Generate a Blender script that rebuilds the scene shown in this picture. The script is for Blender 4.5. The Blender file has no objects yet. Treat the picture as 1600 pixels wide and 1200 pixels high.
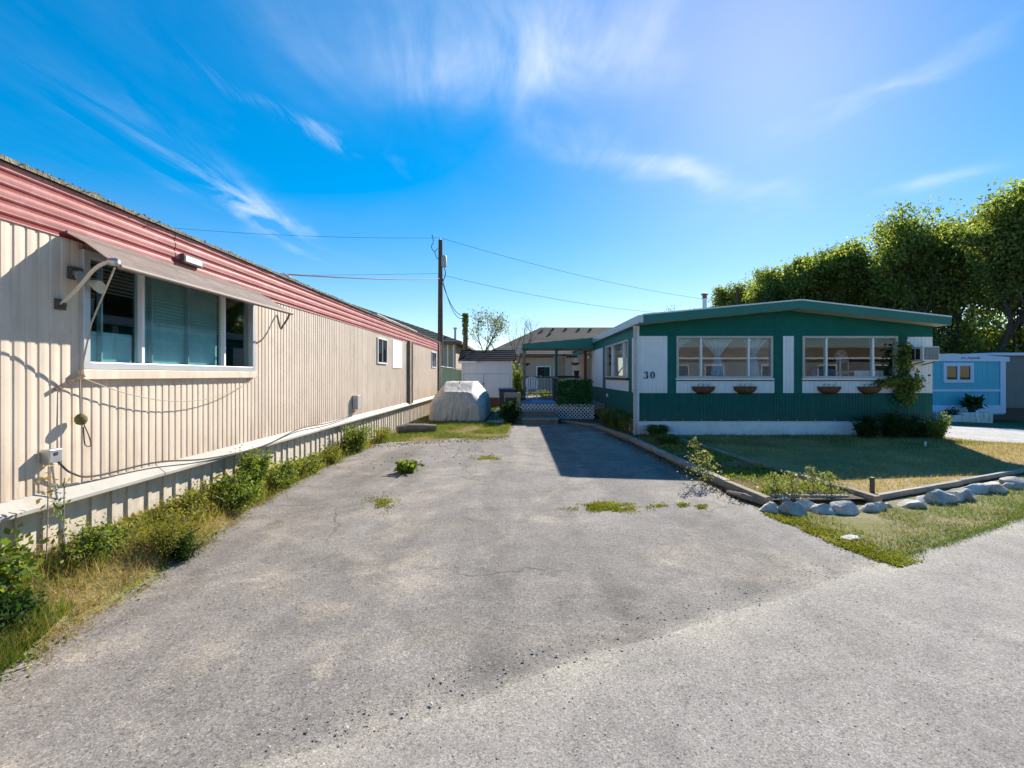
import bpy, math, random
import numpy as np
from mathutils import Vector, Matrix, noise as mnoise

R = math.radians
random.seed(7)
rng = np.random.default_rng(11)
scene = bpy.context.scene
C = scene.collection

# ---------------------------------------------------------------- camera
CH, F, VX, VY = 1.55, 750.0, 808.0, 586.0        # eye height, focal length and vanishing point in 1600x1200 photo pixels
cam_d = bpy.data.cameras.new('camera')
cam_d.sensor_fit = 'HORIZONTAL'
cam_d.sensor_width = 36.0
cam_d.lens = 36.0 * F / 1600.0
cam_d.shift_x = -(VX - 800.0) / 1600.0
cam_d.shift_y = (VY - 600.0) / 1600.0
cam_d.clip_start = 0.05
cam_d.clip_end = 3000.0
cam = bpy.data.objects.new('camera', cam_d)
cam.location = (0, 0, CH)
cam.rotation_euler = (R(90), 0, 0)
C.objects.link(cam)
scene.camera = cam

# ---------------------------------------------------------------- exposure
scene.view_settings.view_transform = 'Standard'
scene.view_settings.look = 'None'
scene.view_settings.gamma = 1.0
scene.view_settings.use_curve_mapping = False
scene.view_settings.exposure = 1.3
scene.render.resolution_x, scene.render.resolution_y = 1024, 768
scene.cycles.max_bounces = 8
scene.cycles.transparent_max_bounces = 12

# ---------------------------------------------------------------- sun and sky
SUN = Vector((397.0, 750.0, 524.0)).normalized()      # low sun ahead of the camera, to the right
SUN_EL = math.asin(SUN.z)
SUN_AZ = math.atan2(SUN.x, SUN.y)
sun_d = bpy.data.lights.new('sun', 'SUN')
sun_d.energy = 4.1
sun_d.angle = R(0.53)
sun_d.color = (1.0, 0.94, 0.84)
sun = bpy.data.objects.new('sun', sun_d)
sun.rotation_euler = SUN.to_track_quat('Z', 'Y').to_euler()
sun.location = (20, 40, 40)
C.objects.link(sun)

def N(nt, typ, **kw):
    n = nt.nodes.new(typ)
    for k, v in kw.items():
        if k.startswith('i_'):
            key = k[2:]
            key = int(key) if key.isdigit() else key.replace('_', ' ')
            n.inputs[key].default_value = v
        else:
            setattr(n, k, v)
    return n

def mth(nt, op, a, b=None, clamp=False):
    n = nt.nodes.new('ShaderNodeMath'); n.operation = op; n.use_clamp = clamp
    for i, x in enumerate((a, b)):
        if x is None: continue
        if isinstance(x, (int, float)): n.inputs[i].default_value = x
        else: nt.links.new(x, n.inputs[i])
    return n.outputs[0]

def mixc(nt, fac, a, b, blend='MIX'):
    n = nt.nodes.new('ShaderNodeMix'); n.data_type = 'RGBA'; n.blend_type = blend
    for sock, x in ((n.inputs[0], fac), (n.inputs[6], a), (n.inputs[7], b)):
        if isinstance(x, (int, float)): sock.default_value = x
        elif isinstance(x, tuple): sock.default_value = (x[0], x[1], x[2], 1)
        else: nt.links.new(x, sock)
    return n.outputs[2]

def ramp(nt, fac, stops):
    n = nt.nodes.new('ShaderNodeValToRGB')
    el = n.color_ramp.elements
    while len(el) < len(stops): el.new(0.5)
    for e, (p, c) in zip(el, stops):
        e.position = p
        e.color = (c, c, c, 1) if isinstance(c, (int, float)) else (c[0], c[1], c[2], 1)
    nt.links.new(fac, n.inputs[0])
    return n.outputs[0]

world = bpy.data.worlds.new('World'); scene.world = world
world.use_nodes = True
nt = world.node_tree; nt.nodes.clear()
sky = N(nt, 'ShaderNodeTexSky', sky_type='NISHITA', sun_disc=False)
sky.sun_elevation = SUN_EL
sky.sun_rotation = SUN_AZ
sky.altitude = 400.0
sky.air_density = 1.0
sky.dust_density = 0.15
sky.ozone_density = 3.0
hs = N(nt, 'ShaderNodeHueSaturation', i_Hue=0.511, i_Saturation=1.50, i_Value=1.0)
nt.links.new(sky.outputs[0], hs.inputs['Color'])
tc = N(nt, 'ShaderNodeTexCoord')
sep = N(nt, 'ShaderNodeSeparateXYZ'); nt.links.new(tc.outputs['Generated'], sep.inputs[0])
zc = mth(nt, 'MAXIMUM', sep.outputs[2], 0.04)
comb = N(nt, 'ShaderNodeCombineXYZ')
nt.links.new(mth(nt, 'DIVIDE', sep.outputs[0], zc), comb.inputs[0])
nt.links.new(mth(nt, 'DIVIDE', sep.outputs[1], zc), comb.inputs[1])
P = comb.outputs[0]                                   # position on a flat cloud layer overhead

def wisps(rot, sx, sy, lo, hi, detail=9.0, dist=1.2, off=0.0):
    m = N(nt, 'ShaderNodeMapping', i_Rotation=(0, 0, rot), i_Scale=(sx, sy, 1), i_Location=(off, off * .7, off))
    nt.links.new(P, m.inputs[0])
    n = N(nt, 'ShaderNodeTexNoise', i_Scale=1.0, i_Detail=detail, i_Roughness=0.62, i_Distortion=dist)
    nt.links.new(m.outputs[0], n.inputs['Vector'])
    return ramp(nt, n.outputs[0], [(lo, 0.0), (hi, 1.0)])

warp = N(nt, 'ShaderNodeTexNoise', i_Scale=1.6, i_Detail=4.0)
nt.links.new(P, warp.inputs['Vector'])
wsub = N(nt, 'ShaderNodeVectorMath', operation='SUBTRACT'); wsub.inputs[1].default_value = (.5, .5, .5)
nt.links.new(warp.outputs['Color'], wsub.inputs[0])
wsc = N(nt, 'ShaderNodeVectorMath', operation='SCALE'); wsc.inputs['Scale'].default_value = 0.7
nt.links.new(wsub.outputs[0], wsc.inputs[0])
wadd = N(nt, 'ShaderNodeVectorMath', operation='ADD')
nt.links.new(P, wadd.inputs[0]); nt.links.new(wsc.outputs[0], wadd.inputs[1])

def bank(cx, cy, sx, sy, rot, amp):                   # a bank of cirrus lying on that layer
    m = N(nt, 'ShaderNodeMapping', vector_type='TEXTURE', i_Location=(cx, cy, 0), i_Rotation=(0, 0, rot), i_Scale=(sx, sy, 1))
    nt.links.new(wadd.outputs[0], m.inputs[0])
    s2 = N(nt, 'ShaderNodeSeparateXYZ'); nt.links.new(m.outputs[0], s2.inputs[0])
    d2 = mth(nt, 'ADD', mth(nt, 'MULTIPLY', s2.outputs[0], s2.outputs[0]), mth(nt, 'MULTIPLY', s2.outputs[1], s2.outputs[1]))
    return mth(nt, 'MULTIPLY', mth(nt, 'POWER', 2.718, mth(nt, 'MULTIPLY', d2, -1.0)), amp)

w1 = wisps(R(-50), 2.6, 0.9, 0.26, 0.82, dist=.7)
w2 = wisps(R(10), 4.2, 0.8, 0.42, 0.72, off=3.1)
w3 = wisps(R(-20), .8, .35, 0.50, 0.80, off=7.7)
b1 = mth(nt, 'ADD', bank(-.04, 1.50, .44, .38, R(0), 1.35), bank(.75, 2.36, .11, .75, R(-61), .9))
b2 = mth(nt, 'ADD', bank(-1.62, 2.9, .15, .75, R(4), .95), bank(-.84, 1.9, .05, .40, R(-29), .5))
b3 = mth(nt, 'ADD', bank(1.28, 1.66, .05, .28, R(18), .55), bank(2.21, 2.4, .12, .2, R(20), .7))
cl = mth(nt, 'MULTIPLY', mth(nt, 'ADD', b1, b3), w1)
cl = mth(nt, 'ADD', cl, mth(nt, 'MULTIPLY', b2, w2))
cl = mth(nt, 'ADD', cl, mth(nt, 'MULTIPLY', w3, 0.05), clamp=True)
cl = mth(nt, 'MULTIPLY', cl, 0.62)
gm = N(nt, 'ShaderNodeGamma', i_Gamma=0.74); nt.links.new(hs.outputs[0], gm.inputs[0])
skyc = mixc(nt, cl, gm.outputs[0], (4.4, 4.55, 4.8))
bg = N(nt, 'ShaderNodeBackground', i_Strength=0.112)
nt.links.new(skyc, bg.inputs[0])
wo = N(nt, 'ShaderNodeOutputWorld'); nt.links.new(bg.outputs[0], wo.inputs[0])

# ---------------------------------------------------------------- helpers: positions
def gz(X):                                            # the ground falls away east of the house
    return -0.045 * (min(max(X, 10.5), 20.0) - 10.5)
def G(x, y, z=0.0):                                   # photo pixel -> point on level ground of height z
    Y = (CH - z) * F / (y - VY)
    return ((x - VX) / F * Y, Y)
def AT(x, y, Y):                                      # photo pixel at a known depth
    return ((x - VX) / F * Y, Y, CH + (VY - y) / F * Y)

# ---------------------------------------------------------------- helpers: materials
MATS = {}
def bsdf_mat(name):
    m = bpy.data.materials.new(name); m.use_nodes = True
    t = m.node_tree; b = t.nodes['Principled BSDF']
    return m, t, b
def pos(t):
    g = t.nodes.new('ShaderNodeNewGeometry'); return g.outputs['Position']
def mapped(t, scale):
    m = N(t, 'ShaderNodeMapping', i_Scale=scale); t.links.new(pos(t), m.inputs[0]); return m.outputs[0]
def tnoise(t, vec, scale, detail=5.0, rough=.6, dist=0.0):
    n = N(t, 'ShaderNodeTexNoise', i_Scale=scale, i_Detail=detail, i_Roughness=rough, i_Distortion=dist)
    t.links.new(vec, n.inputs['Vector']); return n.outputs[0]
def bump(t, b, h, strength, dist=.02):
    n = N(t, 'ShaderNodeBump', i_Strength=strength, i_Distance=dist)
    t.links.new(h, n.inputs['Height']); t.links.new(n.outputs[0], b.inputs['Normal'])

def mat(name, col, rough=.7, var=.18, vs=3.0, bmp=.15, bs=60.0, metal=0.0, streak=0.0, dirt=None, dirt_amt=.35, island=0.0, spec=.5, tone=0.0, grime=None):
    """A plain surface: base colour, uneven tone, optional vertical streaks and dirt, fine relief."""
    m, t, b = bsdf_mat(name)
    p = pos(t)
    n1 = ramp(t, tnoise(t, p, vs, 6.0), [(.3, 1 - var), (.72, 1 + var * .55)])
    c = mixc(t, 1.0, tuple(col), n1, 'MULTIPLY')
    if streak:
        s = tnoise(t, mapped(t, (14, 14, .7)), 1.0, 6.0)
        c = mixc(t, 1.0, c, ramp(t, s, [(.32, 1 - streak), (.62, 1.0)]), 'MULTIPLY')
    if dirt:
        d = tnoise(t, p, vs * 1.7, 9.0, .7, .4)
        c = mixc(t, mth(t, 'MULTIPLY', ramp(t, d, [(.5, 0.), (.72, 1.)]), dirt_amt), c, tuple(dirt))
    if tone:                                           # each sheet or stone a slightly different shade
        oi = t.nodes.new('ShaderNodeObjectInfo'); c = mixc(t, 1.0, c, ramp(t, oi.outputs['Random'], [(0., 1 - tone), (1., 1 + tone * .6)]), 'MULTIPLY')
    if grime:                                          # splashed dirt and rust runs above the foot of the wall
        z0, z1, gc, amt = grime; sz = N(t, 'ShaderNodeSeparateXYZ'); t.links.new(p, sz.inputs[0])
        hgt = mth(t, 'DIVIDE', mth(t, 'SUBTRACT', z1, sz.outputs[2]), z1 - z0, clamp=True)
        gn = ramp(t, tnoise(t, mapped(t, (9, 9, 1.6)), 1.0, 8.0, .7), [(.36, 0.), (.68, 1.)])
        c = mixc(t, mth(t, 'MULTIPLY', mth(t, 'MULTIPLY', mth(t, 'POWER', hgt, 1.4), gn), amt), c, tuple(gc))
    if island:
        g = t.nodes.new('ShaderNodeNewGeometry')
        c = mixc(t, 1.0, c, ramp(t, g.outputs['Random Per Island'], [(0., 1 - island), (1., 1 + island * .5)]), 'MULTIPLY')
    t.links.new(c, b.inputs['Base Color'])
    b.inputs['Roughness'].default_value = rough
    b.inputs['Metallic'].default_value = metal
    b.inputs['Specular IOR Level'].default_value = spec
    if bmp: bump(t, b, tnoise(t, p, bs, 4.0), bmp)
    MATS[name] = m
    return m

def leafmat(name, cols, rough=.55, trans=.4, clump=.9):
    m = bpy.data.materials.new(name); m.use_nodes = True
    t = m.node_tree; t.nodes.clear()
    g = t.nodes.new('ShaderNodeNewGeometry')
    k = len(cols)
    r = ramp(t, g.outputs['Random Per Island'], [(i / max(k - 1, 1), c) for i, c in enumerate(cols)])
    n = ramp(t, tnoise(t, g.outputs['Position'], clump, 3.0), [(.3, .62), (.7, 1.25)])
    c = mixc(t, 1.0, r, n, 'MULTIPLY')
    d = t.nodes.new('ShaderNodeBsdfPrincipled'); d.inputs['Roughness'].default_value = rough
    d.inputs['Specular IOR Level'].default_value = .15
    tr = t.nodes.new('ShaderNodeBsdfTranslucent')
    t.links.new(c, d.inputs['Base Color'])
    t.links.new(mixc(t, 1.0, c, (1.5, 1.45, .55), 'MULTIPLY'), tr.inputs[0])
    mx = t.nodes.new('ShaderNodeMixShader'); mx.inputs[0].default_value = trans
    t.links.new(d.outputs[0], mx.inputs[1]); t.links.new(tr.outputs[0], mx.inputs[2])
    o = t.nodes.new('ShaderNodeOutputMaterial'); t.links.new(mx.outputs[0], o.inputs[0])
    MATS[name] = m
    return m

def glassmat(name, tint, refl=1.0):
    m = bpy.data.materials.new(name); m.use_nodes = True
    t = m.node_tree; t.nodes.clear()
    f = N(t, 'ShaderNodeFresnel', i_IOR=1.5); g = t.nodes.new('ShaderNodeNewGeometry')
    t.links.new(mth(t, 'SUBTRACT', 1.5, mth(t, 'MULTIPLY', g.outputs['Backfacing'], 1.5-1/1.5)), f.inputs['IOR'])   # air to glass on either face
    fac = mth(t, 'MULTIPLY', f.outputs[0], refl, clamp=True)
    tr = N(t, 'ShaderNodeBsdfTransparent'); tr.inputs[0].default_value = (*tint, 1)
    gl = N(t, 'ShaderNodeBsdfGlossy', i_Roughness=0.015); gl.inputs[0].default_value = (.95, .97, 1, 1)
    nz = N(t, 'ShaderNodeBump', i_Strength=.02, i_Distance=.02)
    t.links.new(tnoise(t, pos(t), 1.6, 0.0), nz.inputs['Height']); t.links.new(nz.outputs[0], gl.inputs['Normal'])
    mx = t.nodes.new('ShaderNodeMixShader')
    t.links.new(fac, mx.inputs[0]); t.links.new(tr.outputs[0], mx.inputs[1]); t.links.new(gl.outputs[0], mx.inputs[2])
    o = t.nodes.new('ShaderNodeOutputMaterial'); t.links.new(mx.outputs[0], o.inputs[0])
    MATS[name] = m
    return m

# ---------------------------------------------------------------- helpers: meshes
ROOT = {}
class MB:
    def __init__(s): s.v = []; s.f = []
    def add(s, v, f):
        o = len(s.v); s.v += [tuple(p) for p in v]; s.f += [tuple(i + o for i in q) for q in f]; return s
    def box(s, x0, x1, y0, y1, z0, z1):
        return s.add([(x0,y0,z0),(x1,y0,z0),(x1,y1,z0),(x0,y1,z0),(x0,y0,z1),(x1,y0,z1),(x1,y1,z1),(x0,y1,z1)],
                     [(0,3,2,1),(4,5,6,7),(0,1,5,4),(1,2,6,5),(2,3,7,6),(3,0,4,7)])
    def bar(s, p, q, w, h, up=(0,0,1)):
        p, q = Vector(p), Vector(q); d = (q - p).normalized(); up = Vector(up)
        if abs(d.dot(up)) > .98: up = Vector((1, 0, 0))
        a = d.cross(up).normalized() * w / 2; b = a.cross(d).normalized() * h / 2
        return s.add([p-a-b,p+a-b,p+a+b,p-a+b,q-a-b,q+a-b,q+a+b,q-a+b], [(0,1,2,3),(7,6,5,4),(0,4,5,1),(1,5,6,2),(2,6,7,3),(3,7,4,0)])
    def tube(s, pts, rad, n=8, caps=True):
        pts = [Vector(p) for p in pts]
        if isinstance(rad, (int, float)): rad = [rad] * len(pts)
        vs, fs = [], []; ref = Vector((0.31, .17, .93))
        for i, p in enumerate(pts):
            d = (pts[min(i+1, len(pts)-1)] - pts[max(i-1, 0)]).normalized()
            if abs(d.dot(ref)) > .97: ref = Vector((1, .1, 0))
            a = d.cross(ref).normalized(); b = d.cross(a)
            for k in range(n):
                t = 2 * math.pi * k / n
                vs.append(p + (a * math.cos(t) + b * math.sin(t)) * rad[i])
        for i in range(len(pts) - 1):
            for k in range(n):
                fs.append((i*n+k, i*n+(k+1) % n, (i+1)*n+(k+1) % n, (i+1)*n+k))
        if caps:
            fs.append(tuple(range(n))); fs.append(tuple(reversed(range((len(pts)-1)*n, len(pts)*n))))
        return s.add(vs, fs)
    def lathe(s, prof, c, n=20, axis='z', squash=1.0):
        vs, fs = [], []
        for r, h in prof:
            for k in range(n):
                t = 2*math.pi*k/n; a, b = r*math.cos(t), r*math.sin(t)*squash
                if axis == 'z': vs.append((c[0]+a, c[1]+b, c[2]+h))
                elif axis == 'y': vs.append((c[0]+a, c[1]+h, c[2]+b))
                else: vs.append((c[0]+h, c[1]+a, c[2]+b))
        for i in range(len(prof)-1):
            for k in range(n): fs.append((i*n+k, i*n+(k+1) % n, (i+1)*n+(k+1) % n, (i+1)*n+k))
        fs.append(tuple(range(n))); fs.append(tuple(range((len(prof)-1)*n, len(prof)*n)))
        return s.add(vs, fs)
    def prism(s, poly, fn):
        """poly: 2-d outline; fn(u, v, k) -> point, k = 0 back / 1 front"""
        n = len(poly)
        vs = [fn(u, v, 0) for u, v in poly] + [fn(u, v, 1) for u, v in poly]
        fs = [tuple(range(n)), tuple(range(2*n-1, n-1, -1))] + [(i, i+n, (i+1) % n + n, (i+1) % n) for i in range(n)]
        return s.add(vs, fs)
    def sheet(s, rows):
        """grid of points -> quads"""
        w = len(rows[0]); vs = [p for r in rows for p in r]
        return s.add(vs, [(i*w+j, i*w+j+1, (i+1)*w+j+1, (i+1)*w+j) for i in range(len(rows)-1) for j in range(w-1)])
    def ribs(s, P, U, Nn, width, z0, z1, prof):
        """ribbed vertical sheet: prof is a list of (u, depth) over the width"""
        P, U, Nn = Vector(P), Vector(U), Vector(Nn)
        lo = [P + U*u + Nn*d + Vector((0,0,z0)) for u, d in prof]
        hi = [P + U*u + Nn*d + Vector((0,0,z1)) for u, d in prof]
        return s.sheet([lo, hi])
    def build(s, name, m=None, parent=None, smooth=False, bevel=0.0, **kw):
        me = bpy.data.meshes.new(name)
        V = np.array(s.v, dtype=float)
        if parent is not None: loc = np.array(ROOT[parent])
        else:
            lo, hi = V.min(0), V.max(0); loc = np.array([(lo[0]+hi[0])/2, (lo[1]+hi[1])/2, lo[2]])
        me.from_pydata((V - loc).tolist(), [], s.f)
        me.validate(); 
        return link(name, me, m, parent, loc, smooth, bevel, **kw)

def link(name, me, m, parent, loc, smooth=False, bevel=0.0, label=None, cat=None, group=None, kind=None, fix=True):
    o = bpy.data.objects.new(name, me); C.objects.link(o)
    if m is not None: me.materials.append(MATS[m] if isinstance(m, str) else m)
    if parent is not None:
        o.parent = parent; ROOT[o] = ROOT[parent]
    else:
        o.location = loc; ROOT[o] = tuple(loc)
    if fix and len(me.polygons) < 60000:
        import bmesh
        b = bmesh.new(); b.from_mesh(me); bmesh.ops.recalc_face_normals(b, faces=b.faces); b.to_mesh(me); b.free()
    if smooth:
        me.polygons.foreach_set('use_smooth', [True] * len(me.polygons))
        if smooth != 'all':
            md = o.modifiers.new('edges', 'EDGE_SPLIT'); md.split_angle = R(40)
    if bevel:
        md = o.modifiers.new('bevel', 'BEVEL'); md.width = bevel; md.segments = 2; md.limit_method = 'ANGLE'; md.angle_limit = R(50)
    tag(o, label, cat, group, kind)
    return o

def tag(o, label=None, cat=None, group=None, kind=None):
    if label: o['label'] = label
    if cat: o['category'] = cat
    if group: o['group'] = group
    if kind: o['kind'] = kind
    return o

def thing(name, label, cat, loc, group=None):
    o = bpy.data.objects.new(name, None); C.objects.link(o)
    o.empty_display_size = .2
    o.location = loc; ROOT[o] = tuple(loc)
    return tag(o, label, cat, group)

def np_obj(name, V, k, m, parent=None, **kw):
    """mesh from V (n*k, 3): every k consecutive vertices one face"""
    V = np.asarray(V, dtype=np.float32)
    if parent is not None: loc = np.array(ROOT[parent], dtype=np.float32)
    else:
        lo, hi = V.min(0), V.max(0); loc = np.array([(lo[0]+hi[0])/2, (lo[1]+hi[1])/2, lo[2]], dtype=np.float32)
    n = len(V); me = bpy.data.meshes.new(name)
    me.vertices.add(n); me.vertices.foreach_set('co', (V - loc).ravel())
    me.loops.add(n); me.loops.foreach_set('vertex_index', np.arange(n, dtype=np.int32))
    me.polygons.add(n // k)
    me.polygons.foreach_set('loop_start', np.arange(0, n, k, dtype=np.int32))
    me.polygons.foreach_set('loop_total', np.full(n // k, k, dtype=np.int32))
    me.update(calc_edges=True)
    return link(name, me, m, parent, loc.tolist(), fix=False, **kw)

def unit(a): return a / (np.linalg.norm(a, axis=1, keepdims=True) + 1e-9)
def leaves(pts, s0, s1, elong=1.7, droop=0.3, seed=1, flat=0.0):
    """diamond leaves at pts, each a quad"""
    r = np.random.default_rng(seed); n = len(pts)
    d = r.normal(size=(n, 3)); d[:, 2] -= droop; d = unit(d)
    q = r.normal(size=(n, 3)); q[:, 2] *= (1 - flat)
    w = unit(np.cross(d, q)); 
    nn = unit(np.cross(d, w))
    s = r.uniform(s0, s1, (n, 1))
    a = pts; b = pts + d*s*.5 + w*s*.5/elong + nn*s*.08; c = pts + d*s; e = pts + d*s*.5 - w*s*.5/elong + nn*s*.08
    return np.stack([a, b, c, e], 1).reshape(-1, 3)
def blades(pts, h0, h1, w, lean=.35, seed=1):
    r = np.random.default_rng(seed); n = len(pts)
    h = r.uniform(h0, h1, (n, 1)); a = r.uniform(0, 2*np.pi, n)
    side = np.stack([np.cos(a), np.sin(a), np.zeros(n)], 1)
    ln = r.normal(size=(n, 3)) * lean; ln[:, 2] = 1; ln = unit(ln)
    ww = w * r.uniform(.6, 1.3, (n, 1))
    return np.stack([pts - side*ww/2, pts + side*ww/2, pts + ln*h], 1).reshape(-1, 3)
def in_poly(P, poly):
    x, y = P[:, 0], P[:, 1]; inside = np.zeros(len(P), bool); n = len(poly); j = n - 1
    for i in range(n):
        xi, yi = poly[i]; xj, yj = poly[j]
        c = ((yi > y) != (yj > y)) & (x < (xj-xi)*(y-yi)/(yj-yi+1e-12)+xi)
        inside ^= c; j = i
    return inside
def scatter(poly, n, seed, z=0.0):
    r = np.random.default_rng(seed); q = np.array(poly); lo, hi = q.min(0), q.max(0)
    P = r.uniform(lo, hi, (int(n), 2)); P = P[in_poly(P, poly)]
    zz = -0.045*(np.clip(P[:, 0], 10.5, 20.0)-10.5) + z
    return np.column_stack([P, zz])
def nmask(P, scale, thr, seed=0.0):
    """keep points where a soft noise is above thr"""
    k = np.array([mnoise.noise(Vector((p[0]*scale+seed, p[1]*scale-seed, seed))) for p in P])
    r = np.random.default_rng(int(seed*10)+3)
    return P[k + r.normal(size=len(P))*.12 > thr]
# ================================================================ materials
def asphalt(name, base, patch, sand, dark, crack=True, sc=1.0, sandy=.5, seam=None):
    m, t, b = bsdf_mat(name)
    p = pos(t)
    v = N(t, 'ShaderNodeTexVoronoi', i_Scale=150.0*sc); t.links.new(p, v.inputs['Vector'])
    sv = N(t, 'ShaderNodeSeparateColor'); t.links.new(v.outputs['Color'], sv.inputs[0])
    v2 = N(t, 'ShaderNodeTexVoronoi', i_Scale=70.0*sc); t.links.new(p, v2.inputs['Vector'])
    sv2 = N(t, 'ShaderNodeSeparateColor'); t.links.new(v2.outputs['Color'], sv2.inputs[0])
    big = tnoise(t, p, .55, 7.0, .62, .6)
    mid = tnoise(t, p, 2.3, 8.0, .68, .8)
    c = mixc(t, ramp(t, big, [(.36, 0.), (.66, 1.)]), base, patch)
    c = mixc(t, mth(t, 'MULTIPLY', ramp(t, tnoise(t, p, .8, 9.0, .7, 1.5), [(.50, 0.), (.68, 1.)]), sandy), c, sand)
    c = mixc(t, 1.0, c, ramp(t, mid, [(.28, .68), (.5, .98), (.75, 1.2)]), 'MULTIPLY')
    c = mixc(t, mth(t, 'MULTIPLY', ramp(t, tnoise(t, p, .42, 8.0, .7, 1.0), [(.52, 0.), (.70, 1.)]), .7), c, dark)
    if crack:                                          # worn wheel tracks running up the drive, and oil spots
        c = mixc(t, 1.0, c, ramp(t, tnoise(t, mapped(t, (1.15, .13, 1)), 1.0, 5.0, .6, .3), [(.34, .74), (.52, 1.0), (.68, 1.16)]), 'MULTIPLY')
        c = mixc(t, mth(t, 'MULTIPLY', ramp(t, tnoise(t, p, 1.7, 3.0, .5), [(.66, 0.), (.76, 1.)]), .55), c, (.07, .064, .058))
    if seam:                                           # sand washed along the seam between drive and road
        sp_ = N(t, 'ShaderNodeSeparateXYZ'); t.links.new(p, sp_.inputs[0])
        dd = mth(t, 'SUBTRACT', mth(t, 'SUBTRACT', sp_.outputs[1], mth(t, 'MULTIPLY', sp_.outputs[0], .515)), 2.40)
        dd = mth(t, 'ADD', dd, mth(t, 'MULTIPLY', mth(t, 'SUBTRACT', tnoise(t, p, 3.0, 8.0, .7), .5), .32))
        fac = mth(t, 'MULTIPLY', ramp(t, mth(t, 'ADD', dd, .5), seam), ramp(t, tnoise(t, p, 1.1, 5.0, .6), [(.34, .12), (.62, .8)]))
        c = mixc(t, fac, c, (.40, .355, .285))
    # the stones of the wearing course, some pale, some dark
    c = mixc(t, 1.0, c, ramp(t, sv.outputs[0], [(0., .55), (.2, .86), (.75, 1.04), (1., 1.42)]), 'MULTIPLY')
    c = mixc(t, 1.0, c, ramp(t, sv2.outputs[1], [(0., .62), (.10, .95), (.92, 1.03), (1., 1.3)]), 'MULTIPLY')
    pit = tnoise(t, p, 70.0*sc, 4.0, .6)
    c = mixc(t, 1.0, c, ramp(t, pit, [(.30, .45), (.39, 1.0)]), 'MULTIPLY')
    h = mth(t, 'ADD', sv.outputs[0], pit)
    if crack:
        wv = N(t, 'ShaderNodeTexNoise', i_Scale=2.2, i_Detail=6.0); t.links.new(p, wv.inputs['Vector'])
        ad = N(t, 'ShaderNodeVectorMath', operation='MULTIPLY_ADD'); ad.inputs[1].default_value = (.7, .7, 0)
        t.links.new(wv.outputs['Color'], ad.inputs[0]); t.links.new(p, ad.inputs[2])
        cv = N(t, 'ShaderNodeTexVoronoi', feature='DISTANCE_TO_EDGE', i_Scale=.42); t.links.new(ad.outputs[0], cv.inputs['Vector'])
        cm = ramp(t, cv.outputs['Distance'], [(.0, 1.), (.007, 0.)])
        cm = mth(t, 'MULTIPLY', cm, ramp(t, tnoise(t, p, .5, 2.0), [(.46, 0.), (.56, 1.)]))
        c = mixc(t, mth(t, 'MULTIPLY', cm, .5), c, (.05, .045, .038))
        h = mth(t, 'SUBTRACT', h, mth(t, 'MULTIPLY', cm, 2.0))
    t.links.new(c, b.inputs['Base Color']); b.inputs['Roughness'].default_value = .92
    b.inputs['Specular IOR Level'].default_value = .25
    bump(t, b, h, .38, .005)
    MATS[name] = m

asphalt('driveway_asphalt', (.192, .171, .153), (.24, .214, .19), (.355, .30, .235), (.13, .115, .10), sandy=.75, seam=[(.40, .9), (.50, .75), (.62, 0.)])
asphalt('road_asphalt', (.262, .234, .210), (.295, .265, .238), (.345, .298, .24), (.225, .20, .18), crack=False, sc=1.15, sandy=.35, seam=[(.10, 0.), (.42, .85), (.6, .95)])
asphalt('lane_gravel', (.36, .345, .33), (.40, .385, .37), (.42, .39, .35), (.3, .29, .28), crack=False, sc=.6)

def turf(name, green, dry, soil, s=1.2, dryamt=(.42, .6)):
    m, t, b = bsdf_mat(name); p = pos(t)
    c = mixc(t, ramp(t, tnoise(t, p, s, 8.0, .65, .5), [(dryamt[0], 0.), (dryamt[1], 1.)]), green, dry)
    c = mixc(t, ramp(t, tnoise(t, p, s*3.1, 8.0, .7, .5), [(.56, 0.), (.68, 1.)]), c, soil)
    c = mixc(t, 1.0, c, ramp(t, tnoise(t, p, 60.0, 5.0, .7), [(.25, .45), (.7, 1.4)]), 'MULTIPLY')
    t.links.new(c, b.inputs['Base Color']); b.inputs['Roughness'].default_value = .95
    b.inputs['Specular IOR Level'].default_value = .1
    bump(t, b, tnoise(t, p, 45.0, 6.0, .7), .8, .02); MATS[name] = m
turf('ground_turf', (.09, .10, .035), (.24, .19, .10), (.17, .14, .10), .5)
turf('lawn_turf', (.20, .175, .07), (.38, .275, .14), (.19, .15, .09), .9, (.36, .55))
turf('bed_soil', (.09, .075, .05), (.16, .13, .085), (.12, .10, .07), 2.0)
turf('dry_verge', (.16, .17, .05), (.30, .24, .13), (.27, .23, .16), 1.6)

mat('siding_beige', (.74, .60, .47), .5, .10, 1.3, .06, 12, streak=.17, dirt=(.36, .27, .2), dirt_amt=.3, spec=.3, tone=.05, grime=(.68, 1.25, (.33, .22, .14), .65))
mat('skirt_beige', (.64, .55, .44), .6, .14, 3, .06, 30, streak=.2, dirt=(.3, .22, .14), dirt_amt=.45)
mat('trim_cream', (.52, .48, .42), .55, .10, 3, .05, 50, dirt=(.35, .3, .22), dirt_amt=.45)
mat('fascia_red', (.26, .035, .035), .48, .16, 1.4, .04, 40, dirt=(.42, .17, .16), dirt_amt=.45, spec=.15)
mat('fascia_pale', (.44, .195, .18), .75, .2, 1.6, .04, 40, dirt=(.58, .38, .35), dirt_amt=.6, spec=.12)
mat('roof_moss', (.40, .36, .26), .95, .45, 9, .7, 40, dirt=(.16, .13, .07), dirt_amt=.8)
mat('awning_tan', (.25, .19, .155), .6, .2, 4, .05, 60, dirt=(.36, .30, .26), dirt_amt=.5, spec=.25)
mat('ledge_paint', (.40, .37, .325), .6, .14, 3, .08, 50, dirt=(.24, .2, .15), dirt_amt=.5, spec=.2)
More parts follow.
